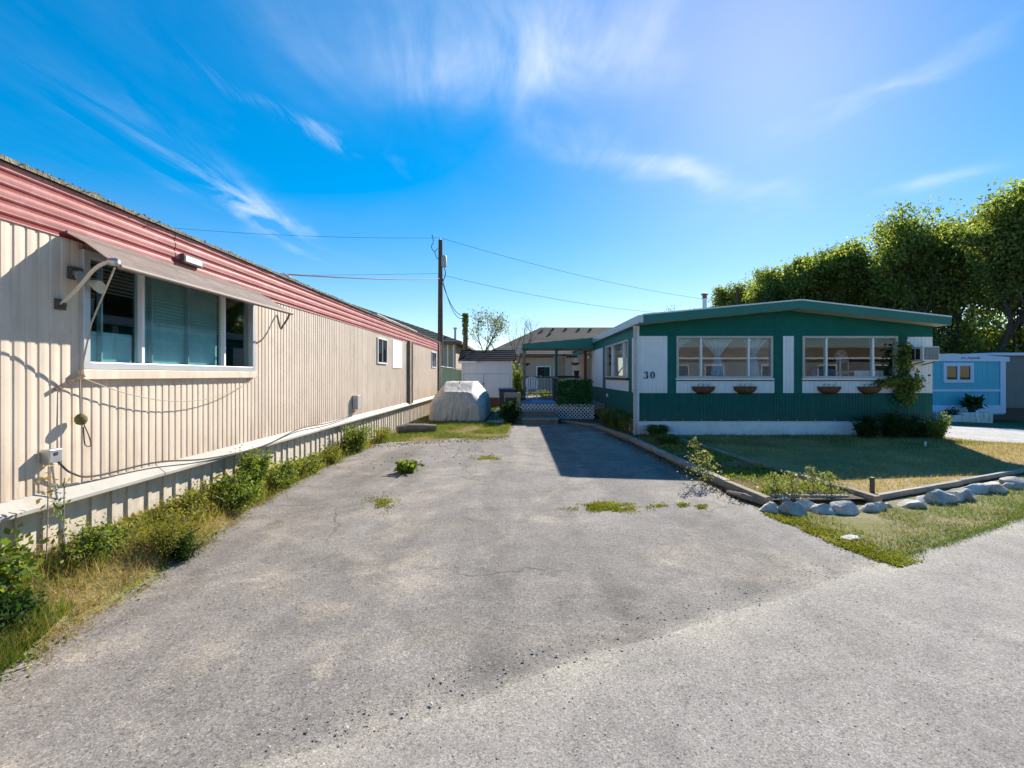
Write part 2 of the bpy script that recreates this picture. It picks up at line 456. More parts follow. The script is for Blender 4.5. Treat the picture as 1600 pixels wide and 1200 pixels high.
mat('aluminium', (.62, .63, .64), .38, .10, 6, .03, 60, metal=.55)
mat('white_frame', (.80, .80, .80), .45, .05, 4, .03, 60)
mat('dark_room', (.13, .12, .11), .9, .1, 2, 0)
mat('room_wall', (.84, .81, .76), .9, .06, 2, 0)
mat('blind_grey', (.50, .53, .54), .6, .06, 5, 0)
mat('screen_teal', (.50, .66, .68), .9, .2, 6, 0)  # pale teal of the sheets that lighten the big window
mat('old_iron', (.10, .075, .06), .7, .3, 12, .2, 80, dirt=(.25, .12, .06))
mat('pipe_beige', (.66, .58, .46), .5, .1, 8, .03)
mat('old_wood', (.27, .20, .14), .85, .3, 5, .35, 50, streak=.3)
mat('grey_wood', (.30, .26, .22), .85, .3, 6, .35, 60, dirt=(.16, .12, .09), dirt_amt=.5)
mat('log_wood', (.26, .20, .145), .9, .35, 7, .6, 55, dirt=(.14, .09, .06), dirt_amt=.6)
mat('step_wood', (.16, .15, .14), .8, .2, 6, .2, 50)
mat('black_metal', (.025, .025, .026), .5, .1, 5, .02)
mat('black_cable', (.02, .02, .02), .6, .1, 5, 0)
mat('rope', (.46, .40, .30), .9, .2, 30, .3, 200)
mat('green_paint', (.003, .116, .094), .5, .13, 2.2, .05, 40, streak=.16, spec=.2, dirt=(.03, .15, .12), dirt_amt=.35, tone=.06, grime=(.39, .85, (.10, .12, .095), .55))
mat('green_gable', (.003, .122, .094), .5, .14, 2.2, .05, 40, spec=.2, dirt=(.03, .17, .13), dirt_amt=.3, tone=.07)
mat('teal_edge', (.006, .15, .115), .42, .10, 2, .03, 40, spec=.45)
mat('white_siding', (.83, .82, .81), .55, .06, 2, .03, 40, streak=.09, dirt=(.6, .55, .48), dirt_amt=.25, grime=(1.08, 1.5, (.5, .45, .38), .4))
mat('skirt_white', (.80, .80, .81), .5, .08, 2, .03, 40, dirt=(.45, .40, .33), dirt_amt=.35, tone=.04, grime=(-.05, .32, (.30, .25, .18), .85))
mat('soffit_tan', (.55, .45, .34), .7, .1, 3, .1)
mat('roof_white', (.70, .71, .72), .5, .08, 2, .05)
mat('sheer', (.82, .85, .86), .9, .05, 4, 0)
mat('coco', (.24, .115, .05), .95, .4, 26, .9, 120)
mat('ac_body', (.74, .72, .66), .5, .08, 6, .03, dirt=(.5, .42, .3), dirt_amt=.3)
mat('ac_grille', (.16, .16, .17), .6, .1, 6, 0)
mat('galv', (.45, .46, .48), .4, .15, 8, .05, metal=.7)
mat('car_cloth', (.52, .47, .40), .75, .14, 3, .35, 9, dirt=(.30, .24, .17), dirt_amt=.5, streak=.18)
mat('shed_white', (.80, .79, .79), .6, .06, 2, .05, 40, streak=.06)
mat('shingle_black', (.022, .024, .030), .95, .3, 8, .3, 60, spec=.05)
mat('brick_red', (.20, .07, .045), .9, .2, 5, .3)
mat('concrete', (.40, .40, .41), .9, .2, 3, .3, 60)
mat('bin_dark', (.035, .04, .05), .5, .1, 5, .03)
mat('bin_blue', (.03, .05, .10), .45, .1, 5, .03)
mat('plastic_white', (.80, .80, .80), .4, .04, 5, 0)
mat('mat_blue', (.20, .34, .55), .9, .15, 10, .2)
mat('deck_grey', (.22, .21, .22), .8, .2, 8, .2)
mat('lattice_white', (.80, .80, .82), .55, .05, 5, 0)
mat('stucco_tan', (.46, .33, .21), .9, .08, 2, .2, 40)
mat('stucco_peach', (.50, .33, .24), .9, .08, 2, .2, 40)
mat('roof_brown', (.20, .155, .12), .95, .25, 3, .3, 30, island=.12, spec=.08)
mat('pole_wood', (.14, .085, .06), .9, .3, 4, .4, 40, streak=.35)
mat('moss_post', (.17, .14, .05), .95, .4, 9, .7, 40)
mat('pole_box', (.40, .40, .38), .5, .1, 6, .03)
mat('green_shed', (.38, .52, .36), .6, .12, 3, .05)
mat('poly_roof', (.62, .64, .66), .4, .1, 6, .03)
mat('fence_grey', (.33, .33, .34), .6, .12, 3, .05, streak=.1)
mat('blue_siding', (.085, .46, .60), .55, .07, 2, .03, 40, streak=.06)
mat('blue_trim', (.56, .64, .80), .55, .05, 3, .03)
mat('grey_siding', (.19, .175, .16), .65, .1, 3, .05)
mat('ink', (.01, .011, .018), .5, .05, 5, 0)
mat('rock', (.56, .525, .48), .9, .4, 9, 1.0, 26, dirt=(.24, .20, .155), dirt_amt=.6, tone=.28)
mat('bark', (.085, .065, .05), .95, .35, 6, .8, 30)
mat('twig', (.10, .075, .06), .9, .3, 9, .2)
mat('yellow_paint', (.40, .27, .06), .6, .1, 2, .05, streak=.1)
mat('brown_fascia', (.13, .085, .045), .6, .12, 2, .05)
mat('grey_trailer', (.17, .17, .175), .6, .1, 2, .05)
mat('fan_white', (.75, .76, .76), .4, .05, 5, 0)
mat('sofa_blue', (.10, .17, .28), .9, .15, 10, .2)
mat('pot_black', (.02, .02, .022), .5, .1, 5, 0)
mat('pebble', (.42, .38, .335), .9, .2, 30, .2, 80, island=.4)
mat('tar_crumb', (.09, .08, .072), .9, .3, 30, .2, 80, island=.4)
glassmat('glass_left', (.78, .90, .90), 1.0)
glassmat('glass_clear', (.93, .95, .96), .85)
glassmat('glass_dark', (.28, .31, .34), 1.3)
leafmat('elm_leaf', [(.07, .11, .038), (.13, .19, .06), (.22, .275, .088), (.36, .39, .14)], clump=.5, trans=.6)
leafmat('bright_leaf', [(.10, .16, .02), (.16, .22, .03), (.24, .28, .05)], trans=.5)
leafmat('weed_leaf', [(.07, .13, .024), (.12, .19, .035), (.19, .24, .05), (.28, .28, .08)], clump=3)
leafmat('dark_leaf', [(.018, .045, .012), (.03, .065, .016), (.05, .09, .022)], clump=3)
leafmat('ivy_plastic', [(.025, .11, .03), (.05, .17, .05), (.10, .25, .09)], rough=.35, trans=.15, clump=4)
leafmat('yellow_weed', [(.13, .17, .03), (.20, .21, .04), (.27, .24, .06), (.11, .16, .03)], clump=3)
leafmat('dry_grass', [(.34, .25, .11), (.42, .33, .17), (.28, .19, .08), (.38, .28, .10)], trans=.3, clump=2)
leafmat('lawn_blade', [(.20, .20, .055), (.36, .27, .10), (.46, .33, .14), (.54, .41, .19)], trans=.3, clump=.8)
leafmat('green_grass', [(.06, .12, .02), (.10, .17, .03), (.15, .21, .045), (.24, .24, .07)], trans=.35, clump=2)
leafmat('litter_leaf', [(.06, .04, .025), (.13, .08, .04), (.22, .14, .07)], trans=.1, clump=3)
leafmat('pale_leaf', [(.13, .16, .07), (.20, .23, .10), (.26, .24, .12)], clump=2)

# ================================================================ ground, road, drive, lawn
def wob(a, b, step=.25, amp=.05, seed=0.0):
    """irregular line between two plan points"""
    a, b = Vector(a), Vector(b); n = max(2, int((b-a).length/step)); d = (b-a).normalized(); q = Vector((-d.y, d.x)); out = []
    for i in range(n):
        p = a.lerp(b, i/n); k = mnoise.noise(Vector((p.x*1.7+seed, p.y*1.7, seed)))*amp + mnoise.noise(Vector((p.x*6+seed, p.y*6, seed)))*amp*.5
        p = p + q*k; out.append((p.x, p.y))
    return out
def flat(name, poly, z, m, kind='structure'):
    b = MB(); b.add([(x, y, z) for x, y in poly], [tuple(range(len(poly)))])
    o = b.build(name, m, kind=kind); return o
def cols(name, Xs, lo, hi, z, m):
    Xs = sorted(set(list(Xs)+[x for x in (10.5, 20.0) if Xs[0] < x < Xs[-1]]))
    b = MB(); b.sheet([[(x, lo(x), gz(x)+z) for x in Xs], [(x, hi(x), gz(x)+z) for x in Xs]])
    return b.build(name, m, kind='structure')

gb = MB()
gx = [-900, -60, 10.5, 20, 60, 900]; gy = [-400, -30, 30, 120, 1500]
gb.sheet([[(x, y, gz(x)) for x in gx] for y in gy])
gb.build('ground', 'ground_turf', kind='structure')

def road_edge(X): return .515*X + 2.40
def rn(X, s, a): return mnoise.noise(Vector((X*1.3, s, s*2)))*a + mnoise.noise(Vector((X*5, s, s)))*a*.5
XR = [-60, -30] + [x*.2 for x in range(-50, 101)] + [24, 30, 45, 70]
cols('road', XR, lambda X: road_edge(X)-6.6, lambda X: road_edge(X)+rn(X, 4, .07), .010, 'road_asphalt')

dl = [(-8, -3), (-3.2, .6)] + wob((-2.75, 1.2), (-2.70, 2.5), amp=.08) + wob((-2.70, 2.5), (-2.95, 4.4), amp=.1) + wob((-2.95, 4.4), (-3.42, 7.2), amp=.08, seed=3) \
   + wob((-3.42, 7.2), (-3.3, 10.6), amp=.07) + wob((-3.3, 10.6), (-1.6, 11.6), amp=.35, seed=5) + wob((-1.6, 11.6), (-.25, 11.9), amp=.3) + wob((-.25, 11.9), (-.05, 15.2), amp=.1) \
   + [(1.4, 15.25), (1.75, 15.4), (2.3, 14.0), (2.6, 11.2), (2.8, 5.4)] + wob((2.78, 5.31), (3.02, 3.85), amp=.06) + [(5.2, 3.0), (3, -3)]
DRIVE = dl
flat('driveway', dl, .005, 'driveway_asphalt')

def rock_line(X): return 5.52 if X < 4.0 else 5.52 + (X-4.0)*.47
XV = [2.76+.12*i for i in range(0, 60)] + [10, 12, 16, 20, 26]
cols('verge', XV, lambda X: max(road_edge(X)-.25, 3.86+(2.99-X)*6.2 if X < 3.02 else -9), lambda X: rock_line(X)+.1, .0075, 'dry_verge')
def lawn_hi(X): return 12.06 if X < 10.4 else (11.0+rn(X, 3, .12))
XL = [4.0+.15*i for i in range(0, 42)] + [10.39, 10.41] + [10.6+.3*i for i in range(40)] + [26]
def lawn_lo(X): return rock_line(X)+.25
cols('lawn', [x for x in XL], lambda X: max(lawn_lo(X), 0), lawn_hi, .045, 'lawn_turf')
flat('planting_bed', [(2.86, 5.75), (4.25, 5.80), (4.0, 8.5), (3.78, 12.04), (3.0, 12.04), (3.0, 19.0), (2.6, 16.32), (1.4, 16.32), (1.4, 15.6), (1.8, 15.5), (2.35, 14.1), (2.66, 11.2)], .055, 'bed_soil')
cols('side_lane', [10.42+.3*i for i in range(40)] + [24, 40, 70], lambda X: 11.0+rn(X, 3, .12), lambda X: 16.6+.1*rn(X, 8, 1), .009, 'lane_gravel')
flat('garden_path', [(-1.0, 15.6), (-.32, 15.6), (-.3, 23.5), (-1.0, 23.5)], .012, 'concrete')
def strip_edge(Y): return float(np.interp(Y, [.5, 2.5, 4.4, 7.2, 10.6], [-2.70, -2.66, -2.90, -3.38, -3.28]))
def bank_z(X, Y):                                      # the soil rises a little towards the skirting
    e = strip_edge(Y); s = min(max((e-X)/max(e+3.5, .12), 0), 1.1); k = float(np.interp(Y, [0, 5, 8, 10.6], [.23, .21, .12, .06])); return k*s**.8+.012*mnoise.noise(Vector((X*5, Y*3, 1)))*min(s*4, 1)
def bank_pts(P_): P_ = P_.copy(); P_[:, 2] += np.array([bank_z(a, b) for a, b in P_[:, :2]]); return P_
sb_ = MB(); sb_.sheet([[(strip_edge(y)+.05*rn(y, 6, 1.4)+(-3.56-strip_edge(y))*k/8, y, .009+bank_z(strip_edge(y)+(-3.56-strip_edge(y))*k/8, y)-(.006 if k == 0 else 0)) for k in range(9)] for y in [.8+i*.1 for i in range(99)]])
sb_.build('weed_strip_soil', 'dry_verge', kind='structure', smooth='all')
# ================================================================ beige mobile home on the left
LX = -3.5
def ly(x): return -LX*F/(VX-x)                         # photo column -> depth along its wall
W = .3514; Y0 = 3.87-8*W; WY0, WY1 = 3.87, 3.87+7*W; NP = 44; Y1 = WY1+NP*W
WZ0, WZ1, TZ, FZ0, FZ1 = 1.62, 2.54, .70, 2.61, 3.005
home = thing('mobile_home', 'long beige ribbed metal mobile home with red fascia at the left', 'mobile home', (LX-1.9, (Y0+Y1)/2, 0))
b = MB()
b.box(LX-.10, LX-.03, Y0, WY0, .55, 3.0); b.box(LX-.10, LX-.03, WY1, Y1, .55, 3.0)
b.box(LX-.10, LX-.03, WY0, WY1, .55, WZ0); b.box(LX-.10, LX-.03, WY0, WY1, WZ1, 3.0)
b.box(LX-3.7, LX-3.62, Y0, Y1, .55, 3.0); b.box(LX-3.62, LX-.10, Y0, Y0+.07, .55, 3.0); b.box(LX-3.62, LX-.10, Y1-.07, Y1, .55, 3.0)
b.box(LX-3.62, LX-.10, Y0+.07, Y1-.07, .55, .62)
wall = b.build('wall', 'siding_beige', home)
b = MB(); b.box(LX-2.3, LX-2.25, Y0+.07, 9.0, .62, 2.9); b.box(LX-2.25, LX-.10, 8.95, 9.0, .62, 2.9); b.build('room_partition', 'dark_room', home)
# ribbed siding sheets, one object each
prof = []; u = 0.0; pit = W/4
for i in range(4):
    wd = .074 if i % 2 == 0 else .062
    prof += [(u, .012), (u+.004, .015), (u+wd*.5, .0165), (u+wd-.004, .015), (u+wd, .0125), (u+wd+.003, .0088), (u+pit-.003, .0095)]
    u += pit
prof.append((W, .012))
def panel_mesh(name, z0, z1):
    q = MB(); q.ribs((0, 0, 0), (0, 1, 0), (1, 0, 0), W, z0, z1, prof)
    me = bpy.data.meshes.new(name); me.from_pydata([tuple(p) for p in q.v], [], q.f); me.materials.append(MATS['siding_beige']); return me
full, under = panel_mesh('siding_panel', TZ-.02, FZ0+.02), panel_mesh('siding_panel_short', TZ-.02, WZ0-.09)
def put(me, y, par, nm='siding_panel'):
    o = bpy.data.objects.new(nm, me); C.objects.link(o); o.parent = par
    o.location = Vector((LX-.02, y, 0)) - Vector(ROOT[home])
for i in range(8): put(full, Y0+i*W, wall)
for i in range(7): put(under, WY0+i*W, wall)
for i in range(NP): put(full, WY1+i*W, wall)
# skirting below: flat beige sheets with battens
sk = MB(); sk.box(LX-.09, LX-.05, Y0, Y1, 0, .58); skirt = sk.build('skirting', 'skirt_beige', home)
bm_ = MB(); bm_.box(-.012, .008, -.022, .022, 0, .57)
me = bpy.data.meshes.new('batten'); me.from_pydata(bm_.v, [], bm_.f); me.materials.append(MATS['skirt_beige'])
y = Y0+.1; k = 0
while y < Y1-.05:
    o = bpy.data.objects.new('batten', me); C.objects.link(o); o.parent = skirt
    o.location = Vector((LX-.04, y, 0)) - Vector(ROOT[home]); o.rotation_euler = (0, 0, R(random.uniform(-2, 2))); y += (.17, .24, .20)[k % 3]; k += 1
# white ledge board, in lengths
y = Y0
for n_, L_ in enumerate((3.6, 3.7, 3.6, 3.7, 3.6, 3.2)):
    y2 = min(y+L_, Y1); jz = random.uniform(-.006, .006)
    q = MB(); q.add([(LX-.03, y, .575+jz), (LX+.085, y, .575+jz), (LX+.085, y, .605+jz), (LX-.03, y, .70+jz), (LX-.03, y2-.006, .575), (LX+.085, y2-.006, .575), (LX+.085, y2-.006, .605), (LX-.03, y2-.006, .70)],
                    [(0,1,2,3),(7,6,5,4),(0,4,5,1),(1,5,6,2),(2,6,7,3),(3,7,4,0)])
    q.build('ledge_board', 'ledge_paint', home, bevel=.004); y = y2
# red corrugated fascia in sheets
rows = 4; rh = (FZ1-FZ0)/rows
yy = [Y0, 4.9, 8.35, 11.6, 14.8, 18.2, Y1]
for i in range(len(yy)-1):
    fb = MB(); pb = MB()
    a, c = yy[i], yy[i+1]-.004; off = .003*(i % 2)
    for r_ in range(rows):
        z = FZ0+r_*rh
        cs = [(.006, z), (.002, z+.010), (.002, z+.028), (.008, z+.040)]
        fb.sheet([[(LX+d+off, a, zz) for d, zz in cs[:4]], [(LX+d+off, c, zz) for d, zz in cs[:4]]])
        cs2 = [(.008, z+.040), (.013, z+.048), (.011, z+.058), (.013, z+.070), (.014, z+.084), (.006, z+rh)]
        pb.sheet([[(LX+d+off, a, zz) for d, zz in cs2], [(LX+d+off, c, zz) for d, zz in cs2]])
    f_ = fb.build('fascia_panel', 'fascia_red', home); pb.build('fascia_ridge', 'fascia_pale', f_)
# roof: low arch with a ragged mossy edge
nx = 14; yr = [Y0-.05+i*.09 for i in range(int((Y1-Y0+.1)/.09)+1)]
q = MB(); rowsv = []
for j, y in enumerate(yr):
    row = []
    for i in range(nx+1):
        s = i/nx; x = LX+.05-3.85*s; z = FZ1+.02+.26*math.sin(math.pi*s)
        if i == 0: x += mnoise.noise(Vector((y*4, 0, 3)))*.012; z += mnoise.noise(Vector((y*7, 1, 3)))*.010
        row.append((x, y, z))
    rowsv.append([(row[0][0]-.01, y, FZ1-.005)] + row + [(LX-3.8, y, FZ1-.02)])
q.sheet(rowsv); roof = q.build('roof', 'roof_moss', home)
r = np.random.default_rng(5); n = 5200
mp = np.column_stack([LX+.045-np.abs(r.normal(size=n))*.07, r.uniform(Y0, Y1, n), np.full(n, FZ1+.02)])
mp = nmask(mp, 1.1, -.12, 2.0); mp[:, 2] += .07*(LX+.05-mp[:, 0])
np_obj('roof_moss', leaves(mp, .012, .035, 1.2, -.4, 3), 4, leafmat('moss_bits', [(.30, .26, .15), (.18, .15, .06), (.42, .38, .27), (.24, .22, .06)], trans=.1), roof, kind='stuff')
# vents and loose flashing strips on the roof
q = MB(); q.lathe([(.05, 0), (.05, .16), (.11, .17), (.11, .20), (.02, .25)], (LX-.55, 8.35, FZ1+.07), 14); q.build('roof_vent', 'galv', roof, smooth=True)
for a, c in ((ly(590), ly(612)), (ly(611), ly(630)), (ly(631), ly(652))):
    q = MB(); q.bar((LX-.02, a, FZ1+.075), (LX-.02, c, FZ1+.06), .05, .03); q.build('roof_flashing', 'trim_cream', roof)
# the big window
win = None
q = MB(); t_ = .04
q.box(LX-.06, LX+.035, WY0-.03, WY0+.03, WZ0-.02, WZ1+.02); q.box(LX-.06, LX+.035, WY1-.03, WY1+.03, WZ0-.02, WZ1+.02)
q.box(LX-.06, LX+.033, WY0+.03, WY1-.03, WZ0-.02, WZ0+.035); q.box(LX-.06, LX+.033, WY0+.03, WY1-.03, WZ1-.035, WZ1+.02)
win = q.build('window', 'aluminium', home, bevel=.003)
for xm in (222, 350):
    y = ly(xm); q = MB(); q.box(LX-.05, LX+.012, y-.016, y+.016, WZ0+.036, WZ1-.036); q.build('mullion', 'white_frame', win)
for xm in (166, 244, 300):
    y = ly(xm); q = MB(); q.box(LX-.075, LX-.035, y-.008, y+.008, WZ0+.036, WZ1-.036); q.build('sash_bar', 'aluminium', win)
for a, c in ((WY0+.032, ly(222)-.018), (ly(222)+.018, ly(350)-.018), (ly(350)+.018, WY1-.032)):
    q = MB(); q.box(LX-.034, LX-.028, a, c, WZ0+.037, WZ1-.037); q.build('pane', 'glass_left', win)
q = MB(); q.box(LX-.02, LX+.05, WY0-.05, WY1+.05, WZ0-.105, WZ0-.025); q.build('sill_board', 'siding_beige', home, bevel=.004)
q = MB(); q.box(LX-.02, LX+.012, WY1+.031, WY1+.06, WZ0-.02, WZ1+.02); q.build('window_surround', 'trim_cream', home)
for a, c, zb in ((ly(224), ly(349), 2.04), (ly(140), ly(218), 2.26)):      # blinds half down inside
    z = WZ1-.05
    while z > zb:
        q = MB(); q.bar((LX-.060, a, z), (LX-.060, c, z), .026, .0015, (.45, 0, .9)); q.build('blind_slat', 'blind_grey', win); z -= .032
q = MB(); q.box(LX-.084, LX-.080, ly(224), ly(349), WZ0-.06, WZ1-.05); q.build('brightening_screen', 'screen_teal', win)  # sheet added close behind the glass to lighten the centre pane
q = MB(); q.box(LX-.084, LX-.080, WY0+.10, ly(219), WZ0-.06, WZ0+.30); q.build('brightening_screen', 'screen_teal', win)  # low added sheet, stands in for the light band on the left pane
# sheet-metal awning over it with two bent arms
AY0, AY1, AX, AZ0, AZ1 = 3.71, 6.50, LX+.424, 2.655, 2.385
q = MB(); nn = 46; ra = []; rb = []
for i in range(nn*2+1):
    y = AY0+(AY1-AY0)*i/(nn*2); d = .006 if i % 2 else 0
    ra.append([(LX+.012, y, AZ0+d), (LX+.16, y, AZ0-.075+d), (LX+.32, y, AZ0-.19+d), (AX, y, AZ1+.02+d*.3)])
q.sheet(ra)
for s_ in (0, 1):
    pass
aw = q.build('awning', 'awning_tan', home); md = aw.modifiers.new('thick', 'SOLIDIFY'); md.thickness = .006
q = MB(); q.tube([(AX+.004, AY0, AZ1+.002), (AX+.004, AY1+.05, AZ1+.002)], .020, 10); q.build('awning_rail', 'awning_tan', aw, smooth=True)
q = MB(); q.box(LX+.002, LX+.026, AY0, AY1, AZ0-.012, AZ0+.012); q.build('awning_cleat', 'awning_tan', aw)
def arc(pts, n=8):
    """smooth path through points"""
    P = [Vector(p) for p in pts]; P = [P[0]*2-P[1]]+P+[P[-1]*2-P[-2]]; out = []
    for i in range(1, len(P)-2):
        for k in range(n):
            t = k/n; a, b_, c, d = P[i-1], P[i], P[i+1], P[i+2]
            out.append(.5*((2*b_)+(c-a)*t+(2*a-5*b_+4*c-d)*t*t+(3*b_-a-3*c+d)*t**3))
    out.append(P[-2]); return out
q = MB(); q.tube(arc([(LX+.01, 3.67, 2.09), (LX+.14, 3.66, 2.20), (LX+.27, 3.655, 2.345), (LX+.36, 3.65, 2.40), (LX+.43, 3.65, 2.41)]), .014, 8); arm = q.build('awning_arm', 'pipe_beige', aw, smooth=True)
q = MB(); q.lathe([(.028, 0), (.032, .02), (.030, .06), (.016, .075)], (LX+.40, 3.65, 2.41), 12, 'x'); q.build('arm_knuckle', 'galv', arm, smooth=True)
q = MB(); q.box(LX, LX+.016, 3.63, 3.71, 2.05, 2.13); q.box(LX, LX+.05, 3.66, 3.68, 2.07, 2.10); q.build('arm_bracket', 'old_iron', arm)
q = MB(); q.tube(arc([(LX+.01, 6.98, 2.42), (LX+.12, 6.86, 2.22), (LX+.22, 6.72, 2.24), (LX+.34, 6.60, 2.32), (LX+.42, 6.5, 2.385)]), .013, 8); q.build('awning_arm', 'old_iron', aw, smooth=True)
# twin floodlight beside the window
q = MB(); q.box(LX+.0, LX+.04, 3.73, 3.83, 2.30, 2.40); fl = q.build('floodlight', 'old_iron', home, bevel=.006)
for dy, dz, mm in ((-.03, .0, 'galv'), (.06, -.04, 'pipe_beige')):
    q = MB(); q.lathe([(.018, 0), (.024, .04), (.05, .10), (.052, .12)], (0, 0, 0), 14, 'x')
    q.v = [(LX+.04+x_*.9, 3.78+dy+y_+x_*(.2 if dy > 0 else -.4), 2.35+dz+z_-x_*.45) for x_, y_, z_ in q.v]; q.build('lamp_head', mm, fl, smooth=True)
# little marker lamp on the fascia
my = ly(294); mz = CH+(VY-408)/(VX-294)*3.5
q = MB(); q.box(LX+.012, LX+.060, my-.15, my+.15, mz-.045, mz+.045); mk = q.build('fascia_lamp', 'old_iron', home, bevel=.004)
q = MB(); q.box(LX+.060, LX+.066, my-.13, my+.13, mz-.03, mz+.03); q.build('lens', 'aluminium', mk)
# small sliding windows further along
def small_window(ya, yb, za, zb):
    q = MB(); f = .035
    q.box(LX-.004, LX+.03, ya, ya+f, za, zb); q.box(LX-.004, LX+.03, yb-f, yb, za, zb); q.box(LX-.004, LX+.028, ya+f, yb-f, za, za+f); q.box(LX-.004, LX+.028, ya+f, yb-f, zb-f, zb)
    w_ = q.build('window', 'white_frame', home)
    ym = (ya+yb)/2; q = MB(); q.box(LX-.003, LX+.024, ym-.015, ym+.015, za+f, zb-f); q.build('mullion', 'aluminium', w_)
    q = MB(); q.box(LX-.004, LX+.002, ya+f, yb-f, za+f, zb-f); q.build('curtain', 'blind_grey', w_)
    for a, c in ((ya+f, ym-.015), (ym+.015, yb-f)):
        q = MB(); q.box(LX+.008, LX+.012, a, c, za+f, zb-f); q.build('pane', 'glass_dark', w_)
small_window(ly(589), ly(604), 1.84, 2.50)
small_window(ly(674), ly(681), 1.86, 2.52)
q = MB(); q.box(LX-.01, LX+.010, ly(613), ly(628), 1.75, 2.55); q.build('access_panel', 'white_siding', home, bevel=.003)
q = MB(); q.box(LX+.0, LX+.085, ly(638)-.12, ly(638)+.12, .62, 2.64); q.box(LX+.002, LX+.11, ly(638)+.14, ly(638)+.25, .64, 2.60); q.build('wall_post', 'old_wood', home, bevel=.008)
q = MB(); q.box(LX, LX+.06, Y1-.62, Y1-.50, .1, 3.0); q.build('downspout', 'old_iron', home, bevel=.008)
q = MB(); q.box(LX-.01, LX+.05, Y1-.03, Y1+.02, .55, 2.98); q.build('corner_trim', 'trim_cream', home)
q = MB(); q.box(LX+.005, LX+.075, ly(72)-.05, ly(72)+.05, .90, 1.0); bx_ = q.build('outlet_box', 'galv', home, bevel=.005)
q = MB(); q.box(LX+.075, LX+.079, ly(72)-.015, ly(72)+.012, .955, .978); q.build('socket', 'black_metal', bx_)
q = MB(); q.tube([(LX+.04, ly(72), .90), (LX+.05, ly(72)+.02, .7), (LX+.10, ly(72)+.03, .4), (LX+.12, ly(72)+.02, .05)], .008, 6); q.build('conduit', 'galv', bx_)
q = MB(); q.box(LX+.005, LX+.12, ly(553)-.11, ly(553)+.11, .82, 1.12); q.build('meter_box', 'pole_box', home, bevel=.01)
# power cable lying along the ledge
q = MB(); q.tube(arc([(LX+.06, ly(72)+.03, .90), (LX+.05, 3.72, .79), (LX+.03, 3.95, .72), (LX+.05, 4.6, .715), (LX+.10, 5.3, .63), (LX+.10, 6.4, .60), (LX+.06, 7.6, .70), (LX+.08, 8.7, .68), (LX+.06, 9.8, .71), (LX+.05, 10.3, .80)]), .008, 6)
q.build('power_cable', 'black_cable', smooth=True, label='thin dark cable lying along the white ledge of the beige mobile home', cat='cable')
# cord, weight and drooping clothes line
q = MB(); q.tube([(AX, 3.67, 2.37), (LX+.2, 3.72, 1.95), (LX+.055, 3.78, 1.535)], .007, 6); q.tube([(LX+.055, 3.78, 1.535), (LX+.06, 3.78, 1.22)], .006, 6)
cord = thing('awning_cord', 'pale cord hung from the awning corner with a mossy ball weight', 'cord', (LX+.06, 3.78, 1.0))
q.build('cord', 'rope', cord)
q = MB(); q.lathe([(.004, -.045), (.030, -.035), (.042, -.01), (.040, .018), (.022, .04), (.006, .048)], (LX+.065, 3.78, 1.20), 12); q.build('ball_weight', 'moss_post', cord, smooth=True)
q = MB(); q.tube(arc([(LX+.07, 3.80, 1.16), (LX+.085, 3.83, 1.06), (LX+.08, 3.85, .985), (LX+.07, 3.81, 1.0), (LX+.065, 3.80, 1.14)]), .0045, 6); q.build('loop', 'old_iron', cord)
q = MB(); q.bar((LX+.02, 3.62, 1.44), (LX+.07, 3.80, 1.55), .018, .03); q.build('cleat', 'old_wood', cord)
q = MB(); a = Vector((LX+.06, 3.78, 1.535)); c = Vector((LX+.05, 6.42, 1.56))
q.tube([a.lerp(c, i/24)+Vector((.015*math.sin(i*.13), 0, -.27*4*(i/24)*(1-i/24))) for i in range(25)], .0042, 5)
q.build('clothes_line', 'rope', label='thin line sagging across the beige siding under the big window', cat='line')
# fallen log by the skirting
q = MB(); a = AT(598, 655, 13.4); 
q.tube([(-3.15, 12.6, .12), (-2.9, 12.75, .14), (-2.5, 12.9, .13), (-2.2, 13.0, .12)], [.10, .13, .12, .09], 9)
q.build('rotten_log', 'old_wood', label='rotten brown log lying on the grass beside the covered car', cat='log')
# ================================================================ green and white house, number 30
HX0, HX1, HY0, HY1 = 3.03, 10.40, 12.0, 26.4
def hx(x): return (x-VX)/F*HY0
house = thing('double_wide_home', 'dark green and white double-wide home numbered 30', 'mobile home', ((HX0+HX1)/2, (HY0+HY1)/2, 0))
ZS, ZG, ZW, ZWT = .398, 1.10, 1.47, 2.526                 # top of skirt, top of green band, window sill, window head
def roofz(X, dz=0.0):                                      # roof underside line across the front
    pk = 6.87
    return (2.80+(3.16-2.80)*(X-3.05)/(pk-3.05) if X < pk else 3.16-(3.16-2.77)*(X-pk)/(10.5-pk))+dz
W1, W2 = (hx(1057), hx(1208)), (hx(1254), hx(1403))
b = MB(); d0, d1 = HY0+.03, HY0+.12
xs = [HX0+.02, W1[0], W1[1], W2[0], W2[1], HX1-.02]
for i in range(5):
    if i in (1, 3): b.box(xs[i], xs[i+1], d0, d1, ZS, ZW); b.box(xs[i], xs[i+1], d0, d1, ZWT, 2.78)
    else: b.box(xs[i], xs[i+1], d0, d1, ZS, 2.78)
b.prism([(HX0+.02, 2.78), (HX1-.02, 2.78), (HX1-.02, 2.785), (6.87, 3.15), (HX0+.02, 2.79)], lambda u, v, k: (u, d1-k*.09, v))
SY0, SY1 = 13.1, 16.5                                      # the window in the long side
for a, c in ((d1, SY0), (SY1, HY1)): b.box(HX0+.02, HX0+.11, a, c, ZS, 2.78)
b.box(HX0+.02, HX0+.11, SY0, SY1, ZS, ZW); b.box(HX0+.02, HX0+.11, SY0, SY1, ZWT, 2.78)
